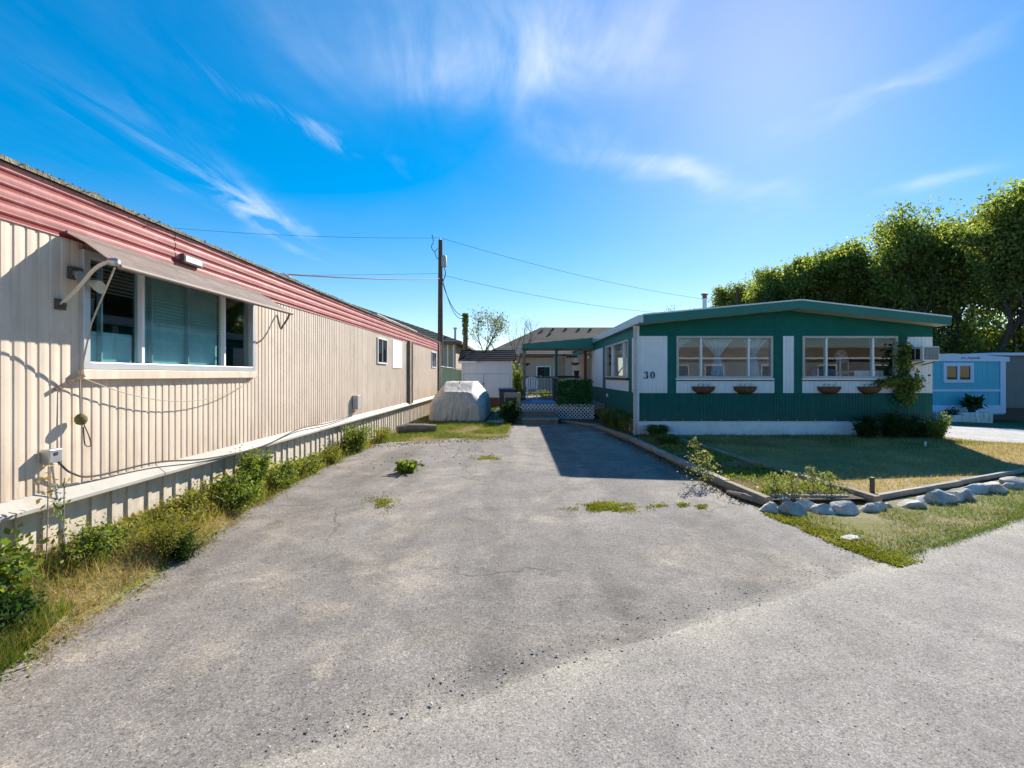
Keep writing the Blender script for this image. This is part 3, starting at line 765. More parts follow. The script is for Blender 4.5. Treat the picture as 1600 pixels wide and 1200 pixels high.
b.box(HX1-.11, HX1-.02, d1, HY1, .05, 2.76); b.box(HX0+.11, HX1-.11, HY1-.09, HY1, .05, 2.76)
hw = b.build('wall', 'green_paint', house)
b = MB(); b.box(HX0+.11, HX1-.11, d1, HY1-.09, .55, .60); b.box(HX0+.11, HX1-.11, d1, HY1-.09, 2.66, 2.70); b.box(HX0+.11, HX1-.11, 15.95, 16.02, .60, 2.66); b.box(6.70, 6.76, d1, 15.95, .60, 2.66)
b.build('room_lining', 'room_wall', house)

def vprof(width, pitch, g=.012, dep=.008):
    n = max(1, round(width/pitch)); pt = width/n; out = []
    for i in range(n):
        u = i*pt; out += [(u, dep), (u+pt-g, dep), (u+pt-g*.7, 0), (u+pt-g*.3, 0)]
    out.append((width, dep)); return out
def front_panel(name, x0, x1, z0, z1, m, pitch=.10, y=HY0+.03, dep=.008):
    q = MB(); q.ribs((x0, y, 0), (1, 0, 0), (0, -1, 0), x1-x0, z0, z1, vprof(x1-x0, pitch, dep=dep)); return q.build(name, m, hw)
def side_panel(name, y0, y1, z0, z1, m, pitch=.10, x=HX0+.02, dep=.008):
    q = MB(); q.ribs((x, y0, 0), (0, 1, 0), (-1, 0, 0), y1-y0, z0, z1, vprof(y1-y0, pitch, dep=dep)); return q.build(name, m, hw)
# green ribbed lower band in sheets
gx_ = [HX0+.0, hx(1057), 5.2, 6.42, 7.64, 8.86, HX1]
for i in range(6): front_panel('band_panel', gx_[i]+.002, gx_[i+1]-.002, ZS, ZG-.004, 'green_paint', .075, y=HY0+.028-.002*(i % 2))
# white panels
white = [(hx(997), hx(1043), ZG, ZWT), (W1[0], W1[1]+.04, ZG, 1.40), (hx(1224), hx(1241), ZG, ZWT), (W2[0], W2[1]+.02, ZG, 1.40), (hx(1418), HX1, ZG, ZWT-.02)]
for a, c, z0, z1 in white: front_panel('white_panel', a, c, z0, z1, 'white_siding', .095, y=HY0+.022)
# green uprights between (lapped), and the lapped gable boards
def laps(x0, x1, z0, z1, y, pitch=.085, dep=.012):
    q = MB(); z = z0; lo = []
    while z < z1-1e-4:
        zz = min(z+pitch, z1); lo += [(y-dep, z), (y-.002, zz)]; z = zz
    q.sheet([[(x0, yy_, z_) for yy_, z_ in lo], [(x1, yy_, z_) for yy_, z_ in lo]]); return q
for a, c in ((hx(1043), W1[0]), (W1[1]+.04, hx(1224)), (hx(1241), W2[0]), (W2[1]+.02, hx(1418))):
    laps(a, c, ZG, ZWT, HY0+.028).build('upright_panel', 'green_gable', hw)
z = ZWT+.002
while z < 3.14:
    zz = min(z+.105, 3.15); a, c = HX0, HX1
    if z > 2.76:
        a = max(HX0, 3.05+(z+.04-2.80)/(3.16-2.80)*(6.87-3.05)); c = min(HX1, 6.87+(3.16-z-.04)/(3.16-2.77)*(10.5-6.87))
    for u, w_ in ((a, min(6.45, c)), (max(6.453, a), c)):
        if w_-u > .1:
            q = MB(); q.add([(u, HY0+.012, z), (w_, HY0+.012, z), (w_, HY0+.027, zz), (u, HY0+.027, zz)], [(0, 1, 2, 3)]); q.build('gable_board', 'green_gable', hw)
    z = zz
# white skirting boards in front and along the side
for i, (z0, z1) in enumerate(((.0, .13), (.132, .262), (.264, ZS-.004))):
    for a, c in ((HX0+.03, hx(1061)-.002), (hx(1061)+.002, 6.53), (6.534, 8.9), (8.904, HX1-.03)):
        q = MB(); q.add([(a, HY0+.035, z0), (c, HY0+.035, z0), (c, HY0+.048, z1), (a, HY0+.048, z1), (a, HY0+.07, z0), (c, HY0+.07, z0), (c, HY0+.07, z1), (a, HY0+.07, z1)],
                        [(0,1,2,3),(4,7,6,5),(0,4,5,1),(1,5,6,2),(2,6,7,3),(3,7,4,0)]); q.build('skirting_board', 'skirt_white', house)
    q = MB(); q.box(HX0+.035, HX0+.06, HY0+.06, HY1, z0, z1); q.build('skirting_board', 'skirt_white', house)
# long side facing the drive
for a, c in ((HY0+.03, 14.4), (14.404, 16.8), (16.804, 19.2), (19.204, HY1)): side_panel('band_panel', a, c, ZS, ZG-.004, 'green_paint', .075)
for a, c, z0, z1 in ((HY0+.03, 12.72, ZG, ZWT), (SY0, SY1, ZG, 1.40), (17.05, 19.5, ZG, ZWT)): side_panel('white_panel', a, c, z0, z1, 'white_siding', .095)
side_panel('white_panel', 19.504, HY1, ZG, ZWT, 'trim_cream', .095)
for a, c in ((12.725, SY0), (SY1, 17.045)): side_panel('upright_panel', a, c, ZG, ZWT, 'green_gable', .085)
for k in range(3):
    z0 = ZWT+.002+k*.09; q = MB(); q.add([(HX0+.006, HY0+.02, z0), (HX0+.006, HY1, z0), (HX0+.018, HY1, z0+.09), (HX0+.018, HY0+.02, z0+.09)], [(0, 1, 2, 3)]); q.build('gable_board', 'green_gable', hw)
for k in range(16):                                        # screw heads along the foot of the green sheets
    x_ = 3.2+k*.475; q = MB(); q.lathe([(.011, 0), (.009, -.006)], (x_, HY0+.018, ZS+.022), 8, 'y'); q.build('screw', 'white_frame', hw)
# corner downpipe
q = MB(); q.box(2.90, 2.975, HY0-.075, HY0-.0, .06, 2.78); q.box(2.885, 2.99, HY0-.083, HY0+.01, 1.17, 1.21); q.build('downpipe', 'trim_cream', house, bevel=.01)
q = MB(); q.box(2.978, HX0+.02, HY0-.012, HY0+.028, ZS, 2.78); q.build('corner_trim', 'white_siding', house)
# roof
RY0 = HY0-.40
rp = [(3.05, 3.02), (6.87, 3.375), (10.5, 2.965)]
q = MB()
for (xa, za), (xb, zb) in zip(rp[:-1], rp[1:]):
    q.prism([(xa, za-.02), (xb, zb-.02), (xb, zb+.012), (xa, za+.012)], lambda u, v, k: (u, HY1+.2 if k == 0 else RY0-.012, v))
hr = q.build('roof', 'roof_white', house)
for (xa, za), (xb, zb) in zip(rp[:-1], rp[1:]):
    q = MB(); q.prism([(xa, za-.225), (xb, zb-.21), (xb, zb-.022), (xa, za-.022)], lambda u, v, k: (u, RY0+.02-.022*k, v)); q.build('fascia_board', 'teal_edge', hr)
    q = MB(); q.prism([(xa, za-.223), (xb, zb-.208), (xb, zb-.203), (xa, za-.218)], lambda u, v, k: (u, HY0+.01 if k == 0 else RY0+.021, v)); q.build('soffit', 'soffit_tan', hr)
q = MB(); q.box(2.93, 3.048, RY0, HY1+.2, 2.80, 2.815); q.box(2.925, 2.94, RY0, HY1+.2, 2.815, 3.0); q.box(2.94, 3.049, RY0, RY0+.01, 2.80, 3.0); q.build('gutter', 'galv', hr)
q = MB(); q.box(10.48, 10.50, RY0+.03, HY1+.2, 2.75, 2.94); q.build('fascia_board', 'teal_edge', hr)
# flue
fx = hx(1101)*14.2/12.0; fy = 14.2; fz = 3.02+(fx-3.05)*.093
q = MB(); q.lathe([(.16, 0), (.075, .05), (.060, .06), (.060, .58)], (fx, fy, fz), 16); flu = q.build('flue', 'galv', house, smooth=True)
q = MB(); q.lathe([(.066, .56), (.066, .66), (.10, .665), (.10, .70), (.05, .73)], (fx, fy, fz), 16); q.build('flue_cap', 'old_iron', flu, smooth=True)
q = MB(); q.lathe([(.085, .53), (.09, .545)], (fx, fy, fz), 16); q.build('flue_collar', 'galv', flu, smooth=True)

# windows
def front_window(x0, x1, mull):
    f = .055; ya, yb = HY0-.012, HY0+.11
    q = MB(); q.box(x0, x0+f, ya, yb, ZW, ZWT); q.box(x1-f, x1, ya, yb, ZW, ZWT); q.box(x0+f, x1-f, ya+.002, yb, ZW, ZW+f); q.box(x0+f, x1-f, ya+.002, yb, ZWT-f, ZWT)
    w_ = q.build('window', 'trim_cream', house, bevel=.004)
    q = MB(); q.box(x0-.02, x1+.02, HY0-.035, HY0+.02, ZW-.045, ZW-.003); q.build('sill', 'white_frame', w_, bevel=.004)
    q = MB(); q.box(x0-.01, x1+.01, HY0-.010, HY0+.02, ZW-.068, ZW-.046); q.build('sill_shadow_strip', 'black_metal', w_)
    e = [x0+f]
    for xm in mull:
        q = MB(); q.box(xm-.022, xm+.022, ya+.02, yb-.01, ZW+f+.001, ZWT-f-.001); q.build('mullion', 'white_frame', w_); e += [xm-.022, xm+.022]
    e.append(x1-f)
    for i in range(0, len(e), 2):
        q = MB(); q.box(e[i]+.001, e[i+1]-.001, HY0+.045, HY0+.05, ZW+f+.001, ZWT-f-.001); q.build('pane', 'glass_clear', w_)
    return w_
fw1 = front_window(*W1, (hx(1096), hx(1170.5)))
fw2 = front_window(*W2, (hx(1292), hx(1365)))
# side window
f = .05
q = MB(); q.box(HX0-.02, HX0+.11, SY0, SY0+f, ZW, ZWT); q.box(HX0-.02, HX0+.11, SY1-f, SY1, ZW, ZWT); q.box(HX0-.018, HX0+.11, SY0+f, SY1-f, ZW, ZW+f); q.box(HX0-.018, HX0+.11, SY0+f, SY1-f, ZWT-f, ZWT)
sw = q.build('window', 'trim_cream', house, bevel=.004)
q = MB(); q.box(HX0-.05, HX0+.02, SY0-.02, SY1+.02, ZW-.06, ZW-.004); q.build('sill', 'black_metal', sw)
e = [SY0+f]
for ym in (13.75, 15.4):
    q = MB(); q.box(HX0, HX0+.09, ym-.02, ym+.02, ZW+f, ZWT-f); q.build('mullion', 'white_frame', sw); e += [ym-.02, ym+.02]
e.append(SY1-f)
for i in range(0, 6, 2):
    q = MB(); q.box(HX0+.045, HX0+.05, e[i]+.001, e[i+1]-.001, ZW+f, ZWT-f); q.build('pane', 'glass_clear', sw)
# tied-back sheers
def drape(cx, half_top, tie_x, par, along='x', at=HY0+.22, zt=ZWT-.06, zb=ZW+.06, ztie=2.0, foot=.17):
    rows_ = []; n = 40
    for j in range(25):
        s = j/24; z = zt+(zb-zt)*s; st = (zt-ztie)/(zt-zb)
        if s < st: k = s/st; k = k**.75; wd = half_top*(1-k)+.055*k; c = cx*(1-k)+tie_x*k
        else: k = (s-st)/(1-st); wd = .055+(foot-.055)*k**.6; c = tie_x
        row = []
        for i in range(n+1):
            v = -1+2*i/n; dpt = .028*math.sin(v*14+cx*5+s*2.2)+.012*math.sin(v*31)
            row.append((c+v*wd, at+dpt, z) if along == 'x' else (at+dpt, c+v*wd, z))
        rows_.append(row)
    q = MB(); q.sheet(rows_); o = q.build('curtain', 'sheer_cloth', par, smooth='all', fix=False)
    return o
m, t, b_ = bsdf_mat('sheer_cloth'); MATS['sheer_cloth'] = m
tr = N(t, 'ShaderNodeBsdfTransparent'); df = N(t, 'ShaderNodeBsdfDiffuse'); df.inputs[0].default_value = (.72, .84, .90, 1); tl = N(t, 'ShaderNodeBsdfTranslucent'); tl.inputs[0].default_value = (.75, .85, .9, 1)
a1 = t.nodes.new('ShaderNodeMixShader'); a1.inputs[0].default_value = .4; t.links.new(df.outputs[0], a1.inputs[1]); t.links.new(tl.outputs[0], a1.inputs[2])
a2 = t.nodes.new('ShaderNodeMixShader'); a2.inputs[0].default_value = .10; t.links.new(a1.outputs[0], a2.inputs[1]); t.links.new(tr.outputs[0], a2.inputs[2])
t.links.new(a2.outputs[0], t.nodes['Material Output'].inputs[0])
drape(hx(1070), .34, hx(1056), fw1, ztie=2.16); drape(hx(1126), .46, hx(1127), fw1, ztie=2.02); drape(hx(1188), .36, hx(1184), fw1, ztie=2.05)
drape(14.6, .55, 14.6, sw, along='y', at=HX0+.22, ztie=1.95, foot=.35)
# things in the right-hand room
fan = thing('desk_fan', 'white desk fan standing behind the right front window', 'fan', (8.68, 12.9, .6))
q = MB(); q.lathe([(.16, 0), (.16, .02), (.03, .05), (.018, .08), (.018, 1.42)], (8.68, 12.9, .6), 14); q.build('stand', 'fan_white', fan, smooth=True)
q = MB()
for r_ in (.05, .09, .13, .165): q.tube([(8.68+r_*math.cos(t_*math.pi/12), 12.86, 2.05+r_*math.sin(t_*math.pi/12)) for t_ in range(25)], .005, 5, False)
for k in range(12): q.tube([(8.68, 12.85, 2.05), (8.68+.165*math.cos(k*math.pi/6), 12.87, 2.05+.165*math.sin(k*math.pi/6))], .003, 4)
q.build('cage', 'fan_white', fan)
q = MB(); q.lathe([(.045, 0), (.05, .03), (.04, .12), (.01, .14)], (8.68, 12.88, 2.05), 12, 'y')
for k in range(3):
    a = k*2.094; q.add([(8.68+.03*math.cos(a), 12.89, 2.05+.03*math.sin(a)), (8.68+.15*math.cos(a-.4), 12.88, 2.05+.15*math.sin(a-.4)), (8.68+.15*math.cos(a+.4), 12.91, 2.05+.15*math.sin(a+.4))], [(0, 1, 2)])
q.build('motor', 'grey_trailer', fan, smooth=True)
ch = thing('armchair', 'blue padded armchair seen through the right front window', 'armchair', (8.25, 13.0, .6))
q = MB(); q.prism([(-.36, .35), (.36, .35), (.36, 1.02), (.30, 1.12), (-.30, 1.12), (-.36, 1.02)], lambda u, v, k: (8.25+u, 13.1-.2*k, .6+v)); q.build('backrest', 'sofa_blue', ch, bevel=.04)
q = MB(); q.box(7.9, 8.6, 13.1, 13.75, .72, 1.08); q.build('seat', 'sofa_blue', ch, bevel=.05)
for s_ in (7.80, 8.56): q = MB(); q.box(s_, s_+.14, 13.0, 13.75, .6, 1.28); q.build('armrest', 'sofa_blue', ch, bevel=.04)
tb = thing('side_table', 'white table under a cloth inside the right front window', 'table', (9.05, 12.75, .6))
q = MB(); q.box(8.75, 9.5, 12.45, 13.1, 1.62, 1.66); q.build('tabletop', 'fan_white', tb, bevel=.006)
q = MB(); rr = []
for j in range(2): rr.append([(8.74+.77*i/30, 12.44+.012*math.sin(i*1.7), 1.665-j*.45) for i in range(31)])
q.sheet(rr); q.build('cloth', 'white_siding', tb)
for x_, y_ in ((8.8, 12.5), (9.45, 12.5), (8.8, 13.05), (9.45, 13.05)): q = MB(); q.box(x_-.02, x_+.02, y_-.02, y_+.02, .6, 1.62); q.build('leg', 'fan_white', tb)
dc = thing('dining_chair', 'white slat-back chair beside the cloth-covered table indoors', 'chair', (9.25, 13.5, .6))
for x_ in (9.08, 9.42): q = MB(); q.tube([(x_, 13.6, .6), (x_, 13.62, 1.1), (x_, 13.66, 2.0)], .018, 8); q.build('back_post', 'fan_white', dc)
for z_ in (1.35, 1.6, 1.95): q = MB(); q.box(9.09, 9.41, 13.62, 13.65, z_-.03, z_+.03); q.build('slat', 'fan_white', dc)
q = MB(); q.box(9.05, 9.45, 13.2, 13.6, 1.03, 1.08); q.build('seat', 'fan_white', dc)
for x_ in (9.08, 9.42): q = MB(); q.box(x_-.018, x_+.018, 13.22, 13.26, .6, 1.03); q.build('leg', 'fan_white', dc)
sf = thing('bookshelf', 'white shelf with books at the far wall of the right front room', 'shelf', (7.55, 15.7, .6))
for z_ in (.62, 1.0, 1.38, 1.76, 2.1): q = MB(); q.box(7.1, 8.0, 15.55, 15.9, z_, z_+.03); q.build('shelf', 'fan_white', sf)
for x_ in (7.07, 8.0): q = MB(); q.box(x_, x_+.03, 15.55, 15.9, .6, 2.15); q.build('side_panel', 'fan_white', sf)
for z_ in (1.03, 1.41, 1.79):
    x_ = 7.12
    while x_ < 7.9:
        w_ = random.uniform(.03, .06); q = MB(); q.box(x_, x_+w_-.003, 15.62, 15.85, z_+.002, z_+random.uniform(.18, .27)); q.build('book', random.choice(['brick_red', 'sofa_blue', 'grey_siding', 'stucco_tan']), sf); x_ += w_
# house number: serif 3 and 0
def stroke(pts, wid, y0, y1, cx, cz):
    q = MB(); L = []; Rr = []
    for i, (p, w_) in enumerate(zip(pts, wid)):
        a = Vector(pts[max(i-1, 0)]); c = Vector(pts[min(i+1, len(pts)-1)]); d = (c-a).normalized(); n_ = Vector((-d.y, d.x)); p = Vector(p)
        L.append(p+n_*w_/2); Rr.append(p-n_*w_/2)
    k = len(L); vs = [(cx+p.x, y0, cz+p.y) for p in L]+[(cx+p.x, y0, cz+p.y) for p in Rr]+[(cx+p.x, y1, cz+p.y) for p in L]+[(cx+p.x, y1, cz+p.y) for p in Rr]
    fs = []
    for i in range(k-1):
        fs += [(i, i+1, k+i+1, k+i), (2*k+i, 3*k+i, 3*k+i+1, 2*k+i+1), (i, 2*k+i, 2*k+i+1, i+1), (k+i, k+i+1, 3*k+i+1, 3*k+i)]
    fs += [(0, k, 3*k, 2*k), (k-1, 3*k-1, 4*k-1, 2*k-1)]
    return q.add(vs, fs)
yn0, yn1 = HY0+.013, HY0-.002
c3, c0, cz = hx(1009.5), hx(1019), CH+(VY-586)/62.5
q = MB(); pts = []; wd = []
for i in range(21):
    a = R(150-i*235/20); pts.append((.036*math.cos(a)-.006, .047+.040*math.sin(a))); wd.append(.010+.026*max(0, math.cos(a))**1.5)
q.add(*(lambda s_: (s_.v, s_.f))(stroke(pts, wd, yn0, yn1, c3, cz)))
pts = []; wd = []
for i in range(23):
    a = R(88-i*245/22); pts.append((.042*math.cos(a)-.006, -.043+.045*math.sin(a))); wd.append(.010+.030*max(0, math.cos(a))**1.5)
q.add(*(lambda s_: (s_.v, s_.f))(stroke(pts, wd, yn0, yn1-.002, c3, cz)))
for (u, v) in ((-.034, .062), (-.038, -.060)): q.lathe([(.015, 0), (.015, -.019)], (c3+u, yn0, cz+v), 14, 'y')
q.build('numeral_three', 'ink', house)
pts = [(.041*math.cos(t_*math.pi/18), .080*math.sin(t_*math.pi/18)) for t_ in range(37)]
wd = [.012+.024*abs(math.cos(t_*math.pi/18))**1.5 for t_ in range(37)]
stroke(pts, wd, yn0, yn1, c0+.012, cz).build('numeral_zero', 'ink', house)
# half-round wall baskets with coco liners
PLACES = [(1103, 'left basket below the left front window'), (1169, 'right basket below the left front window'), (1302, 'left basket below the right front window'), (1366, 'right basket below the right front window, next to the vine')]
for k, (xp, lab) in enumerate(PLACES):
    cx = hx(xp)*.985; cy = HY0+.0; top = 1.255 if k < 2 else 1.25
    bk = thing('wall_basket', 'brown coco-lined wire '+lab, 'basket', (cx, cy-.1, top-.17), 'wall baskets under the front windows')
    q = MB(); rows_ = []
    for j in range(9):
        a = j/8*math.pi/2; row = []
        for i in range(25):
            t_ = math.pi*i/24; n_ = 1+.05*mnoise.noise(Vector((i*.7+k*9, j*.8, 1.7*k)))
            rx, ry = .285*math.cos(a*.92)*n_, .19*math.cos(a*.92)*n_
            row.append((cx-rx*math.cos(t_), cy-ry*math.sin(t_), top-.17*math.sin(a)*n_))
        rows_.append(row)
    q.sheet(rows_); q.build('coco_liner', 'coco', bk, fix=False)
    q = MB(); q.box(cx-.27, cx+.27, cy-.17, cy, top-.055, top-.03); q.v = [(x_, y_ if abs(x_-cx) < .2 else y_, z_) for x_, y_, z_ in q.v]
    pot = MB(); pot.add([(cx-.27*math.cos(math.pi*i/16), cy-.175*math.sin(math.pi*i/16), top-.03) for i in range(17)], [tuple(range(17))]); pot.build('potting_soil', 'bed_soil', bk, fix=False)
    q = MB()
    q.tube([(cx-.292*math.cos(math.pi*i/20), cy-.197*math.sin(math.pi*i/20), top+.004) for i in range(21)], .006, 5); q.tube([(cx-.292, cy-.004, top+.004), (cx+.292, cy-.004, top+.004)], .006, 5)
    for i in range(2, 20, 2):
        t_ = math.pi*i/20; q.tube([(cx-.292*math.cos(t_)*math.cos(a_*.92), cy-.197*math.sin(t_)*math.cos(a_*.92), top-.178*math.sin(a_)) for a_ in (0, .4, .8, 1.2, 1.5)], .004, 4)
    for s_ in (-.12, 0, .13): q.tube([(cx+s_, cy-.004, top), (cx+s_, cy-.012, top+.07), (cx+s_+.05, cy-.012, top+.075)], .006, 5)
    q.build('wire_frame', 'black_metal', bk)
    pts = np.column_stack([cx+rng.uniform(-.27, .27, 40), cy-rng.uniform(.02, .16, 40), np.full(40, top-.03)])
    np_obj('dry_stems', blades(pts, .04, .12, .006, .5, 40+k), 3, 'dry_grass', bk)
# air conditioner
ac = thing('window_air_conditioner', 'white window air conditioner sticking out of the right end panel', 'air conditioner', (9.99, 11.8, 1.88))
q = MB(); q.box(9.79, 10.19, 11.58, 12.02, 1.885, 2.245); q.build('casing', 'ac_body', ac, bevel=.012)
q = MB(); q.box(9.825, 10.165, 11.572, 11.5795, 1.92, 2.22); gr = q.build('grille', 'ac_grille', ac)
for k in range(9): q = MB(); z_ = 1.935+k*.034; q.box(9.826, 10.164, 11.562, 11.571, z_-.004, z_+.004); q.build('louvre', 'galv', gr)
for k in range(10): q = MB(); x_ = 9.845+k*.034; q.box(x_-.003, x_+.003, 11.556, 11.5615, 1.921, 2.219); q.build('louvre', 'galv', gr)
for a, c in ((11.66, 11.78), (11.82, 11.94)): q = MB(); q.box(9.780, 9.789, a, c, 1.93, 2.19); q.build('side_vent', 'black_metal', ac)
q = MB(); q.bar((9.85, 11.62, 1.875), (9.85, 12.0, 1.80), .03, .02); q.bar((10.12, 11.62, 1.875), (10.12, 12.0, 1.80), .03, .02); q.build('bracket', 'old_iron', ac)
# hose tap on the green band
q = MB(); q.box(HX0-.03, HX0+.02, 16.1, 16.2, .82, .92); q.build('tap_box', 'white_frame', house, bevel=.006)

# ================================================================ porch, steps, screen
PY = 18.85
porch = thing('porch', 'small green-roofed porch deck on thin posts beside the green home', 'porch', (1.6, 19.0, 0))
for i in range(44):
    y = 16.32+i*.145; q = MB(); q.box(.12, 3.0, y, y+.138, .535, .57); q.build('deck_board', 'deck_grey', porch)
q = MB(); q.box(.12, 3.0, 16.34, 16.40, .40, .533); q.box(.12, .18, 16.40, 22.6, .40, .533); q.build('deck_joist', 'old_wood', porch)
for x_, y_ in ((.18, 16.45), (1.35, 16.45), (2.55, 16.45), (.18, 19), (.18, 22.4), (2.9, 22.4)):
    q = MB(); q.box(x_-.045, x_+.045, y_-.045, y_+.045, 0, .40); q.build('deck_leg', 'old_wood', porch)
# canopy
q = MB(); xa, xb = .23, 3.02; za, zb = 2.77, 3.02
nsl = 60
top = []
for y in (PY, PY+5.4): top.append([(xa+(xb-xa)*i/nsl, y, za+(zb-za)*i/nsl+(.012 if i % 2 else 0)) for i in range(nsl+1)])
q.sheet(top); can = q.build('canopy', 'teal_edge', porch); md = can.modifiers.new('t', 'SOLIDIFY'); md.thickness = .02
q = MB(); poly = [(xa, za), (xb, zb), (xb, 2.60)]
ns = 22
for i in range(ns):
    u0 = xb-(xb-xa)*i/ns; u1 = xb-(xb-xa)*(i+1)/ns
    for k in range(1, 5): u = u0+(u1-u0)*k/5; poly.append((u, 2.60-.022*math.sin(math.pi*k/5)))
    poly.append((u1, 2.60))
q.prism(poly, lambda u, v, k: (u, PY-.02*k, v)); q.build('valance', 'teal_edge', can)
q = MB(); poly = [(PY, 2.77), (PY+5.4, 2.77), (PY+5.4, 2.60), (PY, 2.60)]
q.prism(poly, lambda u, v, k: (xa-.02*k, u, v)); q.build('valance', 'teal_edge', can)
q = MB(); q.box(.28, 3.0, 19.0, 19.06, 2.52, 2.60); q.box(.28, 3.0, 24.0, 24.1, 2.42, 2.52); q.box(.28, .34, 19.06, 24.0, 2.5, 2.58); q.build('beam', 'old_wood', porch)
for x_, y_, m_ in ((.29, 18.95, 'old_wood'), (1.55, 18.95, 'green_paint'), (.31, 21.0, 'old_wood'), (.33, 23.8, 'old_wood'), (2.3, 23.8, 'black_metal')):
    q = MB(); q.box(x_-.05, x_+.05, y_-.05, y_+.05, .57 if y_ < 22.7 else 0, 2.56); q.build('post', m_, porch, bevel=.006)
q = MB(); q.box(2.83, 2.93, 20.2, 20.34, .57, 2.6); q.build('post', 'brick_red', porch, bevel=.006)
# rolled blind at the left end of the canopy
q = MB(); q.tube([(.10, 18.8, 2.50), (.09, 20.0, 2.50), (.1, 21.2, 2.47)], [.10, .11, .10], 14); q.build('rolled_blind', 'car_cloth', porch, smooth=True)
# railings
for pa, pb in (((1.42, 16.40), (1.42, 18.9)), ((.2, 22.5), (2.95, 22.5))):
    pa, pb = Vector((*pa, 0)), Vector((*pb, 0)); q = MB(); q.bar(pa+Vector((0, 0, 1.45)), pb+Vector((0, 0, 1.45)), .05, .06); q.bar(pa+Vector((0, 0, .68)), pb+Vector((0, 0, .68)), .04, .04)
    rl = q.build('railing', 'black_metal', porch); L_ = (pb-pa).length; n_ = int(L_/.14)
    for i in range(n_+1):
        p_ = pa.lerp(pb, i/n_); q = MB(); q.box(p_.x-.012, p_.x+.012, p_.y-.012, p_.y+.012, .57, 1.42); q.build('baluster', 'black_metal', rl)
# lattice skirts
def lattice(x0, x1, z0, z1, y):
    q = MB(); s = .125; h = z1-z0
    for sgn, yo in ((1, 0), (-1, -.009)):
        x = x0-h
        while x < x1+h:
            a, c = (x, x+h) if sgn > 0 else (x+h, x)
            pa, pc = Vector((a, y+yo, z0)), Vector((c, y+yo, z1))
            # clip to the panel
            t0, t1 = 0.0, 1.0; dx = pc.x-pa.x
            ta, tb_ = (x0-pa.x)/dx, (x1-pa.x)/dx
            if ta > tb_: ta, tb_ = tb_, ta
            t0, t1 = max(t0, ta), min(t1, tb_)
            if t1-t0 > .05: q.bar(pa.lerp(pc, t0), pa.lerp(pc, t1), .007, .024, (sgn*-1, 0, 1) if False else (0, 0, 1))
            x += s
    return q.build('lattice', 'lattice_white', porch, kind='stuff')
lattice(.12, 1.28, .37, .565, 16.31); lattice(1.30, 2.62, .05, .565, 16.30)
st = thing('porch_steps', 'two weathered dark wooden steps up to the porch deck', 'steps', (.73, 15.6, 0))
for y0, y1, z in ((14.95, 15.64, .18), (15.6, 16.3, .39)):
    for k in range(3): w_ = (y1-y0)/3; q = MB(); q.box(.14, 1.30, y0+k*w_, y0+(k+1)*w_-.008, z-.035, z); q.build('tread', 'grey_wood', st, bevel=.005)
    q = MB(); q.box(.17, 1.27, y0+.03, y0+.055, z-.18 if z < .2 else .18, z-.036); q.build('riser', 'step_wood', st)
for x_ in (.18, 1.22): q = MB(); q.prism([(15.02, 0), (16.28, 0), (16.28, .353), (15.66, .353), (15.66, .143), (15.02, .143)], lambda u, v, k: (x_+.035*k, u, v)); q.build('stringer', 'step_wood', st)
# ivy screen
iv = thing('ivy_screen', 'artificial green ivy privacy screen on the deck edge', 'screen', (1.96, 16.36, .57))
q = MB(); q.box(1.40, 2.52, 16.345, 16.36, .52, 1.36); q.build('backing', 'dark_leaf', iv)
q = MB()
for x_ in (1.42, 1.96, 2.50): q.box(x_-.02, x_+.02, 16.361, 16.40, .57, 1.38)
q.build('frame', 'black_metal', iv)
r = np.random.default_rng(8); n = 5200
pts = np.column_stack([r.uniform(1.36, 2.56, n), 16.34-np.abs(r.normal(size=n))*.03, r.uniform(.50, 1.40, n)])
np_obj('ivy_leaves', leaves(pts, .035, .07, 1.3, .8, 4), 4, 'ivy_plastic', iv, kind='stuff')
# porch furniture
pc = thing('patio_chair', 'white plastic chair on the porch by the left post', 'chair', (.62, 20.0, .57))
q = MB(); q.box(.40, .84, 19.8, 20.24, .98, 1.02); q.build('seat', 'plastic_white', pc, bevel=.01)
for x_, y_ in ((.42, 19.82), (.82, 19.82), (.42, 20.22), (.82, 20.22)): q = MB(); q.tube([(x_, y_, .57), (x_+.01, y_, .98)], .022, 8); q.build('leg', 'plastic_white', pc)
for k in range(5): q = MB(); x_ = .42+k*.1; q.box(x_-.03, x_+.03, 20.22, 20.25, 1.02, 1.42); q.build('back_slat', 'plastic_white', pc)
q = MB(); q.tube(arc([(.40, 20.23, 1.0), (.40, 20.25, 1.36), (.62, 20.26, 1.46), (.84, 20.25, 1.36), (.84, 20.23, 1.0)]), .022, 8); q.build('back_frame', 'plastic_white', pc, smooth=True)
pt = thing('patio_table', 'black bar table on the porch behind the ivy screen', 'table', (2.1, 20.6, .57))
q = MB(); q.box(1.6, 2.6, 20.2, 21.0, 1.46, 1.52); q.build('tabletop', 'black_metal', pt, bevel=.008)
for x_, y_ in ((1.65, 20.25), (2.55, 20.25), (1.65, 20.95), (2.55, 20.95)): q = MB(); q.box(x_-.025, x_+.025, y_-.025, y_+.025, .57, 1.46); q.build('leg', 'black_metal', pt)
q = MB(); q.lathe([(.09, 0), (.12, .2), (.125, .22), (.11, .22), (.10, .18)], (2.52, 20.4, 1.52), 14); q.build('flower_pot', 'pot_black', smooth=True, label='small black pot on the end of the porch table', cat='pot')
q = MB(); q.box(.5, 1.4, 17.0, 18.6, .572, .582); q.build('door_mat', 'mat_blue', label='light blue mat lying on the porch deck', cat='mat')
gp = thing('glazed_screen', 'white framed glazed screen at the back of the porch', 'screen', (1.9, 23.0, .0))
